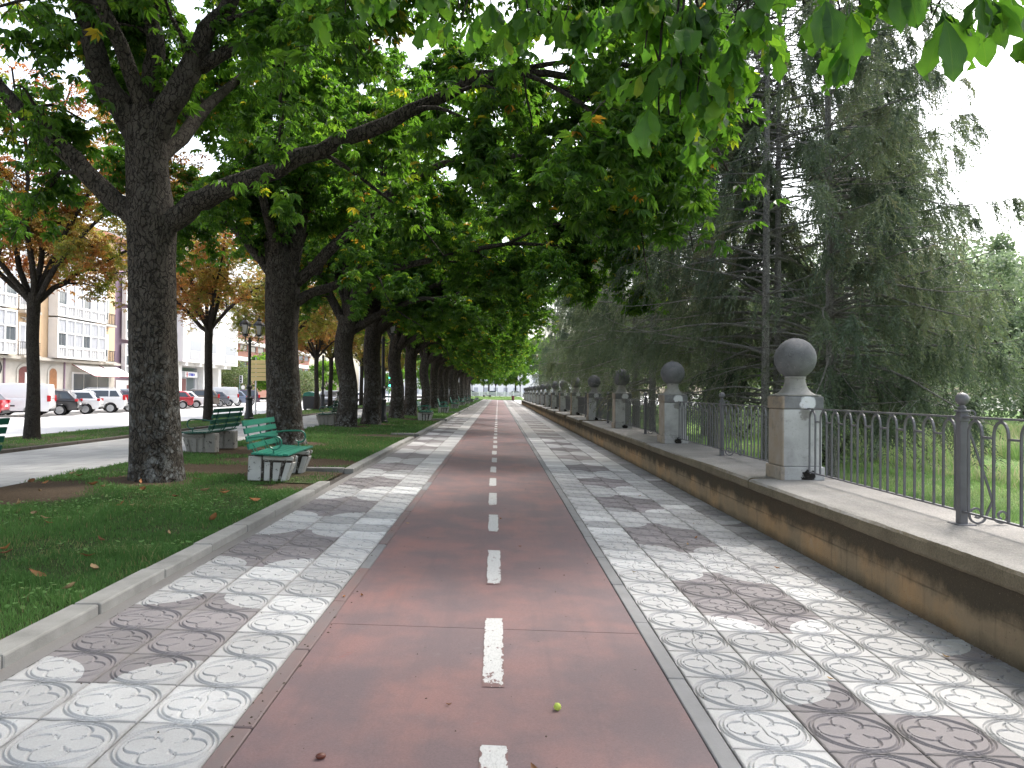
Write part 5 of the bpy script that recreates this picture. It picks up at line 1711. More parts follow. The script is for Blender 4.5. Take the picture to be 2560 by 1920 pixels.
bush('round_bush', 'smaller green bush seen between the second trunk and the slim forked tree', (-29, 112, .1), 4.6, 3.2, 6000, .3, M['leaf_olive'], 6)
bush('cypress', 'narrow green columnar cypress standing before the brick banded building', (-44, 127, .1), 8.4, .75, 4000, .2, M['leaf'], 7, 'cypress')
for k, (hx, hy) in enumerate(((17, 36), (22, 37), (27, 36), (32, 37), (20, 44), (38, 38))):
    bush('park_shrub', ('loose green shrub of the meadow edge, %s counting outwards from the spruces' % ORD[k]), (hx, hy, -.15), 2.6 + .4 * (k % 3), 2.9, 3500, .2, M['leaf_pale'], 20 + k)
bush('shrub', 'low shrub growing at the foot of the spruces behind the railing', (8.0, 18.5, -.1), 1.3, 1.2, 3000, .09, M['leaf_pale'], 8)
bush('shrub', 'leafy yellow-green shrub behind the railing past the second pillar', (9.5, 30, -.1), 2.2, 2.2, 4000, .14, M['leaf_pale'], 9)
# ------------------------------------------------------------------ town houses across the road
M['stonewall'] = simple('pale_ashlar', (.46, .43, .38), .85, .16, 1.2, .3, 12, world=True, bdist=.02)
M['orange'] = simple('orange_render', (.66, .47, .29), .85, .08, .8, .15, 30, world=True)
M['purple'] = simple('purple_render', (.27, .19, .235), .85, .1, .8, .15, 30, world=True)
M['white'] = simple('white_paintwork', (.74, .73, .71), .6, .05, 2, .1, 30, world=True)
M['whitewall'] = simple('white_render', (.76, .75, .72), .8, .05, .6, .1, 30, world=True)
M['cornice'] = simple('weathered_cornice', (.42, .39, .34), .85, .2, 1.5, .3, 20, world=True)
M['glass'] = glassy('dark_window_glass', (.10, .115, .13), .06)
M['glass_pale'] = glassy('curtained_glass', (.42, .43, .46), .12)
M['wood'] = simple('brown_door_wood', (.26, .115, .045), .5, .25, 6, .2, 40, world=True)
M['wood_dark'] = simple('dark_red_door', (.13, .035, .03), .5, .2, 6, .2, 40, world=True)
M['brick'] = simple('banded_brickwork', (.30, .15, .11), .85, .15, 2, .3, 14, world=True)
M['concrete'] = simple('pale_band_concrete', (.62, .61, .58), .8, .08, 1, .2, 20, world=True)
M['roof'] = simple('clay_roof', (.30, .14, .08), .85, .25, 3, .3, 10, world=True)
M['awning'] = simple('white_awning_cloth', (.80, .78, .76), .8, .04, 2, 0)
M['awning_edge'] = simple('dark_red_awning_edge', (.22, .03, .05), .8, .05, 2, 0)
M['shutter'] = simple('grey_shutter', (.36, .36, .37), .6, .1, 4, .1, 30, world=True)

def bx(mb, x0, x1, y0, y1, z0, z1, mi=0):
    return mb.box(((x0 + x1) / 2, (y0 + y1) / 2, (z0 + z1) / 2), (abs(x1 - x0), abs(y1 - y0), abs(z1 - z0)), 0, mi)
def part(t, name, mat, *rs, bevel=0.0):
    mb = MB()
    for r in rs: bx(mb, *r)
    return mb.build(name, mat, t, bevel=bevel)
def arch_door(t, y0, y1, zt, mats, x=-35.0, name='door'):
    w = (y1 - y0) / 2; yc = (y0 + y1) / 2; zs = zt - .38
    def outline(e):
        p = [(y0 - e, .12), (y1 + e, .12), (y1 + e, zs)]
        for a in np.linspace(0, math.pi, 11)[1:-1]:
            p.append((yc + (w + e) * math.cos(a), zs + (.38 + e) * math.sin(a)))
        return p + [(y0 - e, zs)]
    MB().prism(outline(.22), 'X', x - .05, x + .06).build('door_surround', M['stonewall'], t)
    d = MB().prism(outline(0), 'X', x + .0, x + .075).build(name, M[mats], t)
    return d
def railing(t, y0, y1, z0, z1, x0, x1, parent=None):
    mb = MB()
    for y in np.arange(y0, y1 + .01, .14):
        mb.box((x1, y, (z0 + z1) / 2), (.02, .02, z1 - z0))
    for x in np.arange(x0, x1, .14):
        for y in (y0, y1): mb.box((x, y, (z0 + z1) / 2), (.02, .02, z1 - z0))
    for z in (z0 + .04, z1):
        mb.box((x1, (y0 + y1) / 2, z), (.05, y1 - y0 + .05, .04))
        for y in (y0, y1): mb.box(((x0 + x1) / 2, y, z), (x1 - x0, .05, .04))
    return mb.build('balcony_railing', M['iron_black'], parent or t)
def balcony(t, y0, y1, z, pale=False, shut=False):
    s = part(t, 'balcony', M['cornice'], (-34.99, -34.35, y0 - .45, y1 + .45, z - .18, z))
    railing(t, y0 - .38, y1 + .38, z, z + .95, -34.95, -34.42, s)
    f = part(t, 'window', M['white'], (-35, -34.93, y0 - .14, y1 + .14, z + .01, z + 2.45))
    n = 2
    for k in range(n):
        a = y0 + (y1 - y0) * k / n; b = y0 + (y1 - y0) * (k + 1) / n
        part(f, 'pane', M['glass' if k and not pale else 'glass_pale'], (-34.94, -34.915, a + .06, b - .06, z + .5, z + 2.2))
    if shut: part(f, 'shutter', M['white'], (-34.92, -34.89, y0, y1, z + 1.1, z + 2.35))
    part(t, 'ornament', M['cornice'], (-35, -34.9, (y0 + y1) / 2 - .5, (y0 + y1) / 2 + .5, z + 2.72, z + 2.82), (-35, -34.88, (y0 + y1) / 2 - .12, (y0 + y1) / 2 + .12, z + 2.6, z + 2.72))
def gallery(t, y0, y1, z0, z1, nc, xo=-34.25):
    g_ = MB()
    bx(g_, -35, xo - .06, y0, y1, z0, z1)
    ga = g_.build('gallery', M['white'], t)
    st = (y1 - y0) / nc
    mb = MB()
    for k in range(nc + 1): bx(mb, xo - .062, xo + .03, y0 + k * st - .07, y0 + k * st + .07, z0, z1)
    H_ = z1 - z0
    for f, h_ in ((0, .12), (.26, .12), (.62, .07), (.96, .10)): bx(mb, xo - .064, xo + .02, y0, y1, z0 + f * H_, z0 + f * H_ + h_)
    mb.build('gallery_frame', M['white'], ga)
    for k in range(nc):
        a, b = y0 + k * st + .09, y0 + (k + 1) * st - .09
        for q, (f0, f1) in enumerate(((.31, .61), (.65, .95))):
            m_ = (a + b) / 2
            for (c0, c1) in ((a, m_ - .025), (m_ + .025, b)):
                part(ga, 'pane', M['glass_pale' if (k * 3 + q * 5) % 9 else 'glass'], (xo - .058, xo - .045, c0, c1, z0 + f0 * H_ + .03, z0 + f1 * H_))
        mb = MB()
        for c in np.linspace(a + .08, b - .08, 4): bx(mb, xo - .058, xo - .035, c - .05, c + .05, z0 + .05 * H_, z0 + .24 * H_)
        mb.build('gallery_panel', M['shutter'], ga)
hA = empty('town_house', (0, 0, 0))
tag(hA, 'orange rendered old house with white glazed galleries, stone ground floor and white awnings', 'house')
part(hA, 'wall', M['orange'], (-46, -35.05, 36, 71.1, 3.9, 15))
part(hA, 'ground_floor', M['stonewall'], (-46, -35.0, 36, 71.1, 0, 3.72))
part(hA, 'cornice', M['cornice'], (-46, -34.55, 36, 71.3, 3.70, 3.88), (-46, -34.75, 36, 71.25, 3.88, 3.96))
part(hA, 'roof', M['roof'], (-46.3, -34.4, 36, 71.4, 15, 15.35))
for f, z in enumerate((3.97, 7.25, 10.6)):
    gallery(hA, 60.6, 67.85, z, z + 3.15, 6)
    gallery(hA, 46.5, 55.45, z, z + 3.15, 7)
    balcony(hA, 57.0, 58.2, z + .02)
    balcony(hA, 68.65, 69.6, z + .02, shut=(f == 0))
arch_door(hA, 56.9, 58.6, 3.2, 'wood_dark')
arch_door(hA, 60.75, 61.75, 3.15, 'wood')
arch_door(hA, 51.0, 52.6, 3.2, 'wood_dark')
part(hA, 'niche_wall', M['whitewall'], (-35, -34.905, 57.6, 58.55, .15, 2.75))
for y in (55.2, 62.8): part(hA, 'drainpipe', M['purple'], (-35, -34.9, y, y + .12, .1, 3.7))
sw = part(hA, 'shop_window', M['white'], (-35, -34.94, 64.0, 70.0, .3, 2.95))
for a, b in ((64.2, 65.7), (65.8, 67.9), (68.0, 69.9)): part(sw, 'pane', M['glass'], (-34.95, -34.925, a, b, .5, 2.8))
def awning(t, y0, y1, zt, zb, out):
    mb = MB()
    mb.prism([(-34.98, zt), (-34.98 + out, zb), (-34.98 + out, zb - .02), (-34.98, zt - .03)], 'Y', y0, y1)
    a = mb.build('awning', M['awning'], t)
    part(a, 'awning_edge', M['awning_edge'], (-34.98 + out - .01, -34.98 + out + .02, y0, y1, zb - .05, zb + .01))
    MB().prism([(-34.98, zt + .004), (-34.98 + out, zb + .004), (-34.98 + out, zb - .06), (-34.98, zt - .06)], 'Y', y0 - .03, y0 - .004).build('awning_edge', M['awning_edge'], a)
awning(hA, 64.0, 68.2, 3.60, 2.62, 1.9)
awning(hA, 68.3, 71.0, 3.66, 2.66, 1.9)
ring = MB()
ring.tube([(-34.9, 54.3 + .55 * math.cos(a), 3.0 + .55 * math.sin(a)) for a in np.linspace(0, 2 * math.pi, 25)], .05, 5, cap=False)
ring.build('wall_ring', M['iron_black'], hA)

hB = empty('town_house')
tag(hB, 'narrow dark purple house with white bay windows squeezed between the orange and white buildings', 'house')
part(hB, 'wall', M['purple'], (-46, -35.2, 71.2, 83.4, 0, 15.2))
part(hB, 'roof', M['roof'], (-46.2, -34.9, 71.2, 83.4, 15.2, 15.5))
for z in (2.9, 6.2, 9.5):
    gallery(hB, 72.3, 75.0, z, z + 2.9, 3, -34.6)
    gallery(hB, 77.6, 80.4, z, z + 2.9, 3, -34.6)
part(hB, 'shopfront', M['whitewall'], (-35.2, -35.1, 71.6, 83, .1, 2.4))
part(hB, 'door', M['wood_dark'], (-35.1, -35.06, 73.6, 74.6, .13, 1.95))

hC = empty('office_building')
tag(hC, 'white modern corner building with an overhanging upper block and a bank-like shop sign', 'building')
part(hC, 'wall', M['whitewall'], (-48, -33.9, 83.6, 101, 4.6, 18.5))
part(hC, 'soffit', M['concrete'], (-48, -34.6, 83.7, 100.6, 4.2, 4.6))
part(hC, 'ground_floor', M['concrete'], (-48, -35.6, 83.7, 97.6, 0, 4.2))
for y in (84.9, 92.0, 97.0): part(hC, 'pillar', M['white'], (-35.6, -34.9, y, y + .9, .1, 4.2))
for y in (84.6, 88.6, 92.6, 96.6): part(hC, 'bracket', M['white'], (-35, -34.0, y, y + .6, 4.2, 4.58))
for z in (4.9, 8.1, 11.3, 14.5):
    for (a, b) in ((85.3, 88.6), (90.2, 93.4), (96.2, 100.2)):
        w_ = part(hC, 'window', M['white'], (-33.9, -33.84, a - .15, b + .15, z - .1, z + 2.3))
        part(w_, 'pane', M['glass_pale'], (-33.85, -33.825, a, b, z + 1.0, z + 2.15))
        part(w_, 'balcony_panel', M['shutter'], (-33.85, -33.80, a, b, z, z + .95))
sf = part(hC, 'shop_window', M['shutter'], (-35.6, -35.5, 86.0, 91.8, .2, 4.1))
part(sf, 'pane', M['glass'], (-35.51, -35.48, 86.2, 87.1, .3, 2.9), (-35.51, -35.48, 88.6, 91.0, .3, 2.9), (-35.51, -35.48, 86.2, 91.5, 3.65, 4.05))
part(sf, 'door', M['wood_dark'], (-35.51, -35.47, 87.2, 88.4, .13, 2.8))
sg = part(hC, 'sign_board', M['shutter'], (-35.5, -35.3, 86.1, 91.6, 2.95, 3.62))
part(sg, 'sign_panel', M['white'], (-35.3, -35.26, 87.6, 91.1, 2.97, 3.6))
M['sign_red'] = simple('red_sign_figure', (.62, .05, .07), .5, .03, 2, 0)
M['sign_blue'] = simple('blue_sign_letters', (.06, .08, .52), .5, .03, 2, 0)
fg = MB()
fg.lathe([(.02, 0), (.10, .0), (.10, .02), (.02, .02)], 10, (-35.255, 88.15, 3.47), axis='X')
bx(fg, -35.258, -35.235, 88.06, 88.24, 3.12, 3.38); bx(fg, -35.258, -35.235, 87.96, 88.34, 3.25, 3.31); bx(fg, -35.258, -35.235, 88.04, 88.12, 3.02, 3.12); bx(fg, -35.258, -35.235, 88.18, 88.26, 3.02, 3.12)
fg.build('sign_emblem', M['sign_red'], sg)
lt = MB(); y = 88.6
for w_, shp in ((.22, 'C'), (.10, 'I'), (.22, 'T'), (.22, 'A'), (.22, 'U'), (.10, 'I'), (.22, 'E'), (.24, 'N')):
    z0, z1, s = 3.13, 3.43, .05
    if shp == 'I': bx(lt, -35.258, -35.235, y, y + s, z0, z1)
    if shp in 'CEUNA': bx(lt, -35.258, -35.235, y, y + s, z0, z1)
    if shp in 'UNA': bx(lt, -35.258, -35.235, y + w_ - .09, y + w_ - .04, z0, z1)
    if shp in 'CEU': bx(lt, -35.258, -35.236, y + s, y + w_ - .06, z0, z0 + s)
    if shp in 'CEAT': bx(lt, -35.258, -35.236, y + (s if shp != 'T' else 0), y + w_ - .05, z1 - s, z1)
    if shp == 'E' or shp == 'A': bx(lt, -35.258, -35.237, y + s, y + w_ - .08, 3.26, 3.30)
    if shp == 'T': bx(lt, -35.258, -35.235, y + .06, y + .11, z0, z1 - s)
    y += w_ + .03
lt.build('sign_lettering', M['sign_blue'], sg)

hD = empty('apartment_building')
tag(hD, 'long modern block with brick and white balcony bands rising behind the round olive bush', 'building')
part(hD, 'wall', M['brick'], (-66, -50, 118, 205, 0, 20))
for z in (5.6, 8.9, 12.1, 15.4): 
    part(hD, 'balcony_band', M['concrete'], (-50, -48.6, 118, 205, z + 1.55, z + 2.3))
    w_ = part(hD, 'window_band', M['glass'], (-50, -49.9, 118.2, 204.8, z + .35, z + 1.5))
    for y in np.arange(121, 204, 5.5): part(w_, 'window_post', M['brick'], (-49.95, -49.8, y, y + 1.3, z + .3, z + 1.55))
part(hD, 'roof_slab', M['concrete'], (-66, -48.4, 118, 205, 19.2, 20.3))
hE = empty('town_building')
tag(hE, 'bright pale building row closing the view far beyond the balustrade', 'building')
part(hE, 'wall', M['whitewall'], (-45, 30, 250, 262, 0, 13))
part(hE, 'roof', M['roof'], (-45.3, 30.3, 249.6, 262.4, 13, 13.4))
for z in (1.0, 4.6, 8.2):
    for xx in np.arange(-43, 29, 3.2):
        part(hE, 'window', M['glass_pale'], (xx, xx + 1.3, 249.9, 250.02, z, z + 2.0))

# ------------------------------------------------------------------ cars
def paint_car(name, c, metal=.0):
    t = NT(name)
    return t.done(t.bsdf(c, .28, None, metal, .5, **{'Coat Weight': .6, 'Coat Roughness': .06}))
PC = {k: paint_car('car_paint_' + k, v) for k, v in dict(white=(.72, .72, .72), black=(.012, .012, .015), red=(.42, .018, .03), blue=(.12, .16, .24), grey=(.10, .11, .13), brown=(.12, .095, .075), purple=(.05, .03, .055), silver=(.32, .36, .40), navy=(.02, .03, .06)).items()}
M['car_glass'] = glassy('car_glass', (.035, .045, .055), .04)
M['tyre'] = simple('tyre_rubber', (.014, .014, .015), .8, .1, 4, 0)
M['rim'] = simple('alloy_rim', (.48, .49, .50), .3, .05, 4, 0, metal=.7)
M['tail'] = simple('red_tail_lamp', (.45, .012, .02), .15, .02, 4, 0)
M['lamp'] = simple('clear_head_lamp', (.65, .67, .70), .1, .02, 4, 0)
M['plastic'] = simple('black_car_plastic', (.02, .02, .021), .6, .1, 4, 0)
M['plate'] = simple('number_plate', (.75, .75, .72), .4, .02, 4, 0)
def wheel_parts(t, x, y, r, side):
    w_ = MB().lathe([(r * .62, -.10), (r * .96, -.10), (r, -.07), (r, .07), (r * .96, .10), (r * .62, .10)], 22, axis='Y').build('wheel', M['tyre'], t, (x, y, r), smooth=True)
    mb = MB()
    mb.lathe([(.01, .09), (r * .66, .09), (r * .69, .112), (r * .64, .114), (r * .60, .103), (.01, .103)] if side > 0 else [(.01, -.103), (r * .60, -.103), (r * .64, -.114), (r * .69, -.112), (r * .66, -.09), (.01, -.09)], 22, axis='Y')
    for k in range(5):
        a = k * 2 * math.pi / 5
        c = Vector((math.cos(a), 0, math.sin(a)))
        mb.tube([c * .03 + Vector((0, side * .115, 0)), c * r * .62 + Vector((0, side * .115, 0))], .026, 5)
    mb.lathe([(.005, side * .10), (.05, side * .10), (.05, side * .135), (.005, side * .135)], 10, axis='Y')
    mb.build('rim', M['rim'], w_)
def make_car(style, col):
    S = dict(hatch=(4.05, 1.74, 1.47), wagon=(4.72, 1.82, 1.49), suv=(4.42, 1.84, 1.60), sedan=(4.5, 1.78, 1.45), van=(4.45, 1.84, 1.86), mpv=(4.35, 1.80, 1.62))[style]
    L, Wd, H = S
    t = empty('parked_car')
    h = L / 2; r = .315; wb = L * .595; xr, xf = -wb / 2 - .02, wb / 2 + .08
    belt = .93 if style not in ('van', 'suv') else 1.02
    def arc(cx):
        return [(cx + .385 * math.cos(a), .31 + .385 * math.sin(a)) for a in np.linspace(0, math.pi, 9)]
    low = .24
    bot = [(h - .12, low)] + arc(xf) + arc(xr) + [(-h + .10, low + .06)]
    xc = {'van': h * .60, 'mpv': h * .58}.get(style, h * .46)
    top = [(-h, .52), (-h + .02, .80), (-h + .07, belt), (xc, belt + .04), (h - .32, belt - .10), (h - .08, belt - .25), (h, .55), (h - .03, .36)]
    body = MB().prism(bot + top, 'Y', -Wd / 2, Wd / 2).build('body', PC[col], t, smooth=True, bevel=.055, seg=3)
    # cabin
    rb = {'hatch': -h + .10, 'wagon': -h + .08, 'suv': -h + .08, 'sedan': -h + .72, 'van': -h + .03, 'mpv': -h + .07}[style]
    rtp = {'hatch': -h + .55, 'wagon': -h + .55, 'suv': -h + .48, 'sedan': -h + 1.25, 'van': -h + .10, 'mpv': -h + .32}[style]
    ftp = xc - (.80 if style not in ('van', 'mpv') else .72)
    w0, w1 = Wd / 2 - .035, Wd / 2 - (.19 if style != 'van' else .10)
    zb = belt - .02
    def yw(z): return w0 + (w1 - w0) * (z - zb) / (H - zb)
    prof = [(rb, zb), (rtp, H - .05), ((rtp * .6 + ftp * .4), H), (ftp, H - .03), (xc + .10, zb + .03)]
    vs_ = [(x, s * yw(z), z) for s in (-1, 1) for x, z in prof]
    n = len(prof)
    fs = [tuple(range(n))[::-1], tuple(range(n, 2 * n))] + [(i, (i + 1) % n, n + (i + 1) % n, n + i) for i in range(n)]
    MB().add(vs_, fs).build('cabin', PC[col], t, smooth=True, bevel=.045, seg=2)
    z0, z1 = zb + .08, H - .13
    def edge(z, a, b):
        f = (z - zb) / (H - .04 - zb); return a + (b - a) * f
    def sidewin(xa0, xa1, xb0, xb1):
        for s in (-1, 1):
            v = [(xa0, z0), (xb0, z0), (xb1, z1), (xa1, z1)]
            e = .012
            MB().add([(x, s * (yw(z) + e), z) for x, z in v] + [(x, s * (yw(z) - .02), z) for x, z in v],
                     [(0, 1, 2, 3), (7, 6, 5, 4), (0, 4, 5, 1), (1, 5, 6, 2), (2, 6, 7, 3), (3, 7, 4, 0)]).build('window', M['car_glass'], t)
    ra0, ra1 = edge(z0, rb, rtp) + .20, edge(z1, rb, rtp) + .14
    fa0, fa1 = edge(z0, xc + .1, ftp) - .16, edge(z1, xc + .1, ftp) - .10
    mid = (ra0 + fa0) / 2 + .08
    if style == 'van':
        sidewin(xc - .75, xc - .80, fa0, fa1)
    elif style in ('wagon', 'suv', 'mpv'):
        q = ra0 + .62
        sidewin(ra0, ra1, q - .03, q - .03); sidewin(q + .04, q + .04, mid + .28, mid + .26); sidewin(mid + .35, mid + .33, fa0, fa1)
    else:
        sidewin(ra0, ra1, mid - .03, mid - .05); sidewin(mid + .04, mid + .02, fa0, fa1)
    for (xa, za, xb, zb2, nm) in ((edge(z0, rb, rtp), z0, edge(z1 - .0, rb, rtp), z1, 'rear_window'), (edge(z0, xc + .1, ftp), z0, edge(z1, xc + .1, ftp), z1, 'windscreen')):
        if style == 'van' and nm == 'rear_window': continue
        sg_ = -1 if nm == 'rear_window' else 1
        e = .016 * sg_
        MB().add([(xa + e, -yw(za) + .12, za), (xa + e, yw(za) - .12, za), (xb + e, yw(zb2) - .14, zb2), (xb + e, -yw(zb2) + .14, zb2)] +
                 [(xa - e, -yw(za) + .12, za), (xa - e, yw(za) - .12, za), (xb - e, yw(zb2) - .14, zb2), (xb - e, -yw(zb2) + .14, zb2)],
                 [(0, 1, 2, 3), (7, 6, 5, 4), (0, 4, 5, 1), (1, 5, 6, 2), (2, 6, 7, 3), (3, 7, 4, 0)]).build(nm, M['car_glass'], t)
    for x in (xr, xf):
        for s in (-1, 1): wheel_parts(t, x, s * (Wd / 2 - .10), r, s)
    for s in (-1, 1):
        hh = .62 if style in ('van', 'mpv', 'suv') else .30
        mb = MB(); mb.box((-h + .07, s * (Wd / 2 - .10), belt - .06 + hh * .1), (.16, .25, .16 if hh < .5 else .34)); mb.build('tail_light', M['tail'], t, bevel=.02)
        mb = MB(); mb.box((h - .16, s * (Wd / 2 - .19), belt - .24), (.26, .32, .13)); mb.build('headlight', M['lamp'], t, bevel=.03)
        mb = MB(); mb.box((xc - .12, s * (Wd / 2 + .07), belt + .10), (.10, .18, .12)); mb.build('mirror', PC[col], t, bevel=.03)
    part(t, 'bumper', M['plastic'], (-h - .015, -h + .14, -Wd / 2 + .10, Wd / 2 - .10, .30, .44))
    part(t, 'number_plate', M['plate'], (-h - .02, -h + .02, -.26, .26, .62, .73))
    part(t, 'sill', M['plastic'], (xr + .42, xf - .42, -Wd / 2 - .006, Wd / 2 + .006, .25, .33))
    if style in ('wagon', 'suv'):
        mb = MB()
        for s in (-1, 1): mb.tube([(rtp + .15, s * (w1 - .06), H + .0), (rtp + .25, s * (w1 - .06), H + .05), (ftp - .2, s * (w1 - .06), H + .045), (ftp - .05, s * (w1 - .06), H - .01)], .016, 5)
        mb.build('roof_rail', M['rim'], t)
    if style == 'van': part(t, 'side_strip', M['plastic'], (-.55, .62, -Wd / 2 - .012, Wd / 2 + .012, .58, .66))
    t['wb'] = wb; t['hw'] = Wd / 2
    return t
GCAR = 'cars parked along the far side of the road'
def park(style, col, yw_, lab, a=20, xw=-25.6):
    t = make_car(style, col)
    hd = Vector((-math.cos(R(a)), -math.sin(R(a)), 0)); lf = Vector((math.sin(R(a)), -math.cos(R(a)), 0))
    p = Vector((xw, yw_, 0)) + hd * (t['wb'] / 2 + .02) - lf * (t['hw'] - .1)
    t.location = (p.x, p.y, .0); t.rotation_euler = (0, 0, math.pi + R(a))
    del t['wb']; del t['hw']
    return tag(t, lab, 'car', GCAR)
park('hatch', 'red', 38.9, 'red hatchback cut by the picture border, its tail in front of the white van')
park('van', 'white', 42.9, 'white delivery van with a dark side strip behind the slim autumn tree')['category'] = 'van'
park('wagon', 'black', 45.6, 'black estate car with silver window line beside the white van')
park('hatch', 'white', 48.4, 'small white hatchback mostly hidden behind the black estate car')
park('suv', 'white', 51.5, 'white crossover with dark wheel arches in front of the white awnings')
park('hatch', 'purple', 54.1, 'dark purple hatchback just past the white crossover')
park('mpv', 'silver', 57.0, 'pale blue-grey car partly behind the stout forked chestnut trunk')
park('suv', 'grey', 60.0, 'grey car hidden behind the stout forked chestnut trunk')
park('hatch', 'red', 63.2, 'red hatchback emerging past the stout chestnut trunk, below the shop sign')
park('sedan', 'white', 66.0, 'low white car beside the red hatchback below the shop sign')
park('suv', 'brown', 68.9, 'brown tall car behind the slim autumn tree trunk')
park('hatch', 'grey', 71.6, 'dark grey hatchback with bright tail lamp next to the slim trunk')
park('van', 'white', 74.0, 'boxy white van among the far parked cars, in front of the olive bush')['category'] = 'van'
park('wagon', 'blue', 76.4, 'blue-grey estate car, last of the row before the lamp post')
park('mpv', 'purple', 80.6, 'dark car half hidden behind the base of the tall street lamp')
for (style, col, x, y, rz, lab) in (('sedan', 'navy', -17.2, 79, -90, 'dark blue car on the road facing the viewer behind the single street lamp'),
                                    ('suv', 'black', -15.6, 72, -90, 'black car on the road partly hidden behind the third trunk'),
                                    ('hatch', 'white', -20, 112, 80, 'white car glimpsed past the far trunks near the crossing'),
                                    ('mpv', 'white', -9, 197, 0, 'white car beyond the balustrade at its near-road end'), ('hatch', 'black', -6.5, 191, 20, 'dark car parked where the balustrade begins'),
                                    ('sedan', 'silver', -1, 199, 0, 'silver car seen over the middle of the balustrade'), ('hatch', 'white', 5, 198, 0, 'white car seen over the balustrade near the bin'), ('suv', 'red', -12.5, 160, 85, 'red car glimpsed between the last trunks')):
    t = make_car(style, col); t.location = (x, y, .45 if y > 185 else 0); t.rotation_euler = (0, 0, R(rz))
    del t['wb']; del t['hw']
    tag(t, lab, 'car')

# ------------------------------------------------------------------ signs and lights
M['sign_yellow'] = simple('pale_yellow_sign', (.66, .50, .22), .5, .06, 2, 0)
M['pole_green'] = simple('grey_green_pole', (.12, .20, .17), .5, .1, 4, 0)
t = empty('direction_sign', (-13.75, 45.2, gz(-13.7)))
MB().tube([(-.35, 0, 0), (-.35, 0, 3.35)], .05, 8).tube([(.45, 0, 0), (.45, 0, 3.35)], .05, 8).build('post', M['rim'], t)
for k in range(5): part(t, 'sign_panel', M['sign_yellow'], (-.62, .75, -.08, -.05, 1.98 + .245 * k, 2.20 + .245 * k), bevel=.006)
tag(t, 'stack of five pale yellow direction panels beside the thick second chestnut', 'road sign')
def tlight(x, y, h, lab, green):
    t = empty('traffic_light', (x, y, 0))
    MB().lathe([(.09, 0), (.09, .3), (.06, .34), (.055, h)], 10).build('pole', M['pole_green'], t, smooth=True)
    for z in ([h - .45] if not green else [h - .5, h - 1.7]):
        hs_ = part(t, 'signal_head', M['shutter'] if not green else M['iron_black'], (.02, .36, -.20, .08, z - .45, z + .50), bevel=.03)
        for q in range(3):
            MB().lathe([(.01, -.24), (.10, -.24), (.11, -.20), (.11, -.19)], 12, (.19, 0, z + .32 - .29 * q), axis='Y').build('signal_lens', M['green_lit'] if (green and q == 2) else M['plastic'], hs_)
    return tag(t, lab, 'traffic light')
t_ = NT('lit_green_signal'); e_ = t_.n.new('ShaderNodeEmission'); e_.inputs[0].default_value = (.05, 1, .6, 1); e_.inputs[1].default_value = 6; M['green_lit'] = t_.done(e_.outputs[0])
tl1 = tlight(-31.6, 95, 3.3, 'grey traffic light on a green pole in front of the round olive bush', False)
MB().lathe([(.01, -.30), (.24, -.30), (.24, -.28), (.01, -.28)], 18, (.5, 0, 1.9), axis='Y').build('round_sign', M['white'], tl1)
tlight(-16.95, 120, 4.4, 'traffic light with two glowing green lamps between the far chestnut trunks', True)
# waste container on the road side
t = empty('waste_container', (-14.9, 62, 0))
MB().box((0, 0, .62), (1.1, 1.0, 1.0), taper=1.1).build('body', M['iron_black'], t, bevel=.05)
MB().prism([(-.58, 1.14), (.58, 1.14), (.45, 1.40), (-.1, 1.50), (-.5, 1.40)], 'Y', -.55, .55).build('lid', M['bench_green'], t, bevel=.03)
for sx in (-.4, .4): MB().lathe([(.02, -.05), (.1, -.05), (.1, .05), (.02, .05)], 12, (sx, -.35, .1), axis='Y').build('wheel', M['tyre'], t)
tag(t, 'dark waste container with a green lid by the road between the third and fourth trunks', 'waste container')

# ------------------------------------------------------------------ the end of the path
def endz(x, y): return max(gz(x), 0) * 0 + float(np.interp(y, [156, 160, 186, 400], [.0, .02, .48, .48]))
strip('end_lawn', [-14, -8, -2.7, -1.2, 2.2, 5.5], 157, 186, M['lawn'], 12, zf=endz, dz=.03)
strip('plaza', [3.3, 6, 14, 40], 109.5, 250, M['concrete'], 30, zf=lambda x, y: -.095 + float(np.interp(y, [150, 190, 250], [0, .5, .5])), dz=.0)
strip('street', [-60, 60], 186, 300, M['asphalt'], 2, zf=lambda x, y: .46)
x, y = scatter(-14, 5, 157, 186, 55)
blades('grass', x, y, rng.uniform(.05, .12, len(x)), np.full(len(x), .07), M['meadow'], .6, zf=lambda a, b: np.interp(b, [156, 160, 186], [.03, .05, .51]))
t = empty('balustrade', (0, 186.4, .47))
tag(t, 'low white balustrade with horizontal rails closing the lawn at the end of the path', 'balustrade')
pm_ = MB().box((0, 0, .65), (.32, .32, 1.3)).mesh('post', M['whitewall'], bevel=.03)
for k in range(8):
    inst(pm_, 'post', t, (-8.6 + 2.05 * k, 0, 0))
    if k < 7:
        for z in (.22, .48, .74, 1.0):
            MB().box((-8.6 + 2.05 * (k + .5), 0, z), (1.72, .10, .15)).build('rail', M['concrete'], t)
t = empty('stone_bench', (-2.5, 176, .32))
MB().box((0, 0, .50), (1.9, .7, .14)).build('seat', M['kerb_dark'], t, bevel=.03)
for s in (-.7, .7): MB().box((s, 0, .22), (.35, .6, .44)).build('leg', M['kerb_dark'], t, bevel=.02)
tag(t, 'dark stone bench on the bright lawn in front of the white balustrade', 'bench')
t = empty('litter_bin', (2.85, 146, -.09))
MB().lathe([(.24, .22), (.30, .95), (.31, 1.0), (.27, 1.0), (.25, .5)], 16).build('bin_body', M['wood_dark'], t, smooth=True)
MB().tube([(.0, 0, 0), (.0, 0, .3)], .06, 8).build('stand', M['iron_black'], t)
tag(t, 'dark red litter bin standing by the far end of the parapet wall', 'litter bin')

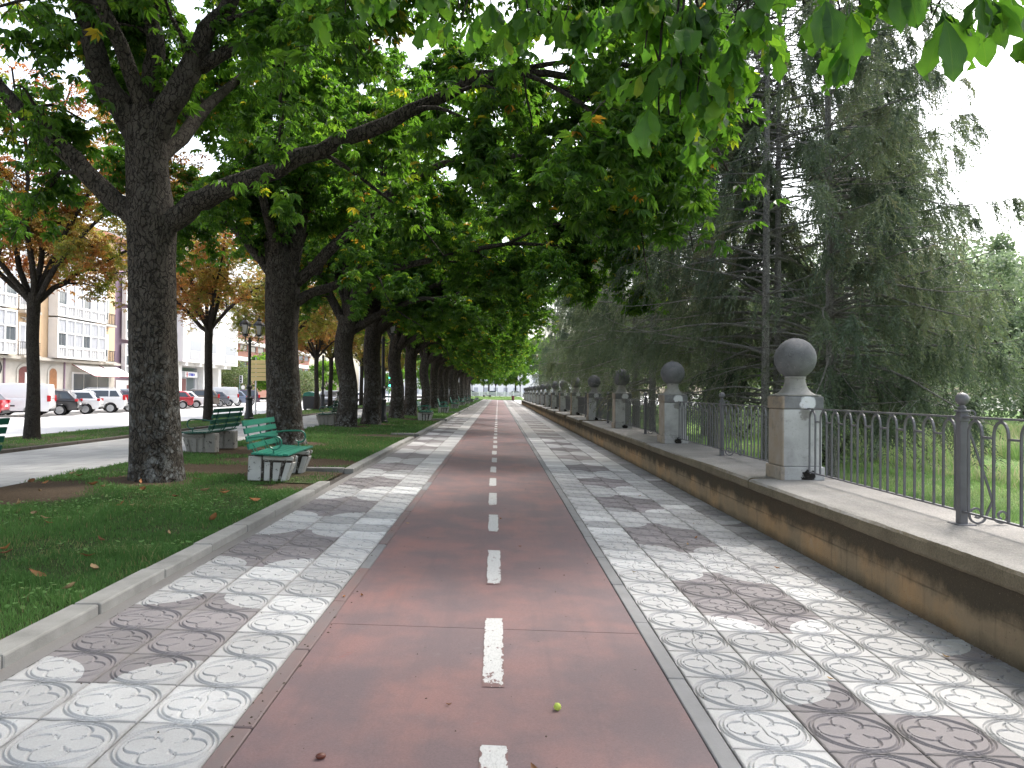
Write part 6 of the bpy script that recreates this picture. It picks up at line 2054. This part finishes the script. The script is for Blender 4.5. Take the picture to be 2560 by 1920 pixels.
# slim trunks standing beyond the balustrade
for k, (x, y) in enumerate(((-6.5, 192), (-3.6, 195), (-.6, 191), (2.0, 194), (5.5, 192))):
    put_tree('broadleaved_tree', 'slim street tree beyond the balustrade, %s from the road end' % ORD[k], 'tree', 'slim trees beyond the balustrade', (x, y, .45), *RE, rz=k * 1.9, scale=(.55, .55, .62))

# ------------------------------------------------------------------ things fallen on the ground
g = np.random.default_rng(5)
t_ = NT('green_chestnut_husk')
M['burr'] = t_.done(t_.bsdf((.42, .50, .09), .6, None, 0, .3))
bb = MB()
bb.lathe([(max(.0005, .0175 * math.sin(a)), -.0175 * math.cos(a)) for a in np.linspace(.02, math.pi - .02, 14)], 18)
for k in range(70):
    d = Vector(g.normal(0, 1, 3)).normalized()
    u = d.orthogonal().normalized(); w = d.cross(u)
    b_ = [d * .0165 + (u * math.cos(q) + w * math.sin(q)) * .0022 for q in (0, 2.1, 4.2)]
    bb.add(b_ + [d * .0225], [(0, 1, 3), (1, 2, 3), (2, 0, 3)])
o = bb.build('chestnut_husk', M['burr'], None, (.315, 3.92, gz(.315) + .020), (.3, .2, 0))
tag(o, 'small yellow-green prickly chestnut husk lying on the red path', 'chestnut husk')
M['conker'] = simple('brown_conker_skin', (.10, .028, .016), .35, .3, 40, 0)
cb_ = MB().lathe([(max(.0005, .017 * math.sin(a)), -.013 * math.cos(a)) for a in np.linspace(.02, math.pi - .02, 12)], 16)
o = cb_.build('conker', M['conker'], None, (-.745, 3.335, gz(-.745) + .013), (0, .1, .4), smooth=True); o.scale = (1.35, .9, 1)
tag(o, 'reddish brown conker lying on the red path close to the dashed line start', 'conker')
o['label'] = 'reddish brown conker lying alone on the red path near the edging stones'
def dead_leaf(seed, L, mat, curl=1.0):
    gg = np.random.default_rng(seed)
    n = 9; V, F = [], []
    for i in range(n):
        u = i / (n - 1)
        w = L * .27 * math.sin(math.pi * min(u, .995) ** 1.3) ** .8 + .001
        zc = curl * (.18 * L * (2 * u - 1) ** 2 + .02 * L * math.sin(u * 9))
        for s in (-1, -.5, 0, .5, 1):
            V.append((u * L - L / 2, s * w * (1 - .25 * abs(s)), zc + curl * .45 * w * s * s + gg.normal(0, .002)))
    for i in range(n - 1):
        for q in range(4): F.append((5 * i + q, 5 * i + q + 1, 5 * i + 6 + q, 5 * i + 5 + q))
    return np_mesh('fallen_leaf', np.array(V), np.array(F), mat, smooth=True)
M['dead'] = simple('dry_brown_leaf', (.26, .11, .04), .7, .4, 25, .3, 60, rnd=.45, bdist=.004)
M['dead_pale'] = simple('dry_tan_leaf', (.36, .24, .12), .7, .3, 25, .3, 60, rnd=.3, bdist=.004)
DL = [dead_leaf(k, .15, M['dead' if k % 3 else 'dead_pale'], 1 + .3 * (k % 2)) for k in range(6)]
cnt = 0
while cnt < 62:
    x, y = g.uniform(-6.8, -2.95), 3.2 + 9.2 * g.random() ** 1.3
    o = inst(DL[int(g.integers(0, 6))], 'fallen_leaf', None, (x, y, gz(x) + g.uniform(.028, .05)), (g.normal(0, .35), g.normal(0, .35), g.uniform(0, 6.28)))
    s = g.uniform(.55, 1.15); o.scale = (s, s, s)
    if x > -3.7: w_ = 'in the grass close along the path kerb'
    elif math.hypot(x + 5.5, y - 12.4) < 2.2: w_ = 'in the grass around the foot of the forked trunk'
    elif y < 6.5: w_ = 'in the long grass of the bed corner beside the tiles'
    else: w_ = 'in the open middle of the lawn bed'
    tag(o, 'dry brown chestnut leaf curled ' + w_, 'leaf', 'dry leaves ' + w_)
    cnt += 1
for k in range(7):      # one whole dead compound leaf in the grass
    a = 2.2 + k * .42
    o = inst(DL[k % 6], 'fallen_leaf', None, (-4.63 + .09 * math.cos(a), 5.55 + .09 * math.sin(a), gz(-4.6) + .05), (.2, -.2, a))
    tag(o, 'orange-brown leaflet of the big dead chestnut leaf lying in the grass near the kerb', 'leaf', 'leaflets of the big dead leaf')
for k in range(16):
    x, y = (g.uniform(1.2, 3.1), g.uniform(3.4, 14)) if k < 9 else (g.uniform(-2.5, 1.0), g.uniform(3.2, 11))
    o = inst(DL[int(g.integers(0, 6))], 'fallen_leaf', None, (x, y, gz(x) + .006), (g.normal(0, .12), g.normal(0, .12), g.uniform(0, 6.28)))
    s = g.uniform(.18, .42); o.scale = (s, s, s)
    w_ = 'on the tiles by the parapet wall' if k < 9 else ('on the red path' if x > -1.1 else 'on the tiles by the lawn kerb')
    tag(o, 'small dry leaf scrap lying ' + w_, 'leaf', 'leaf scraps ' + w_)
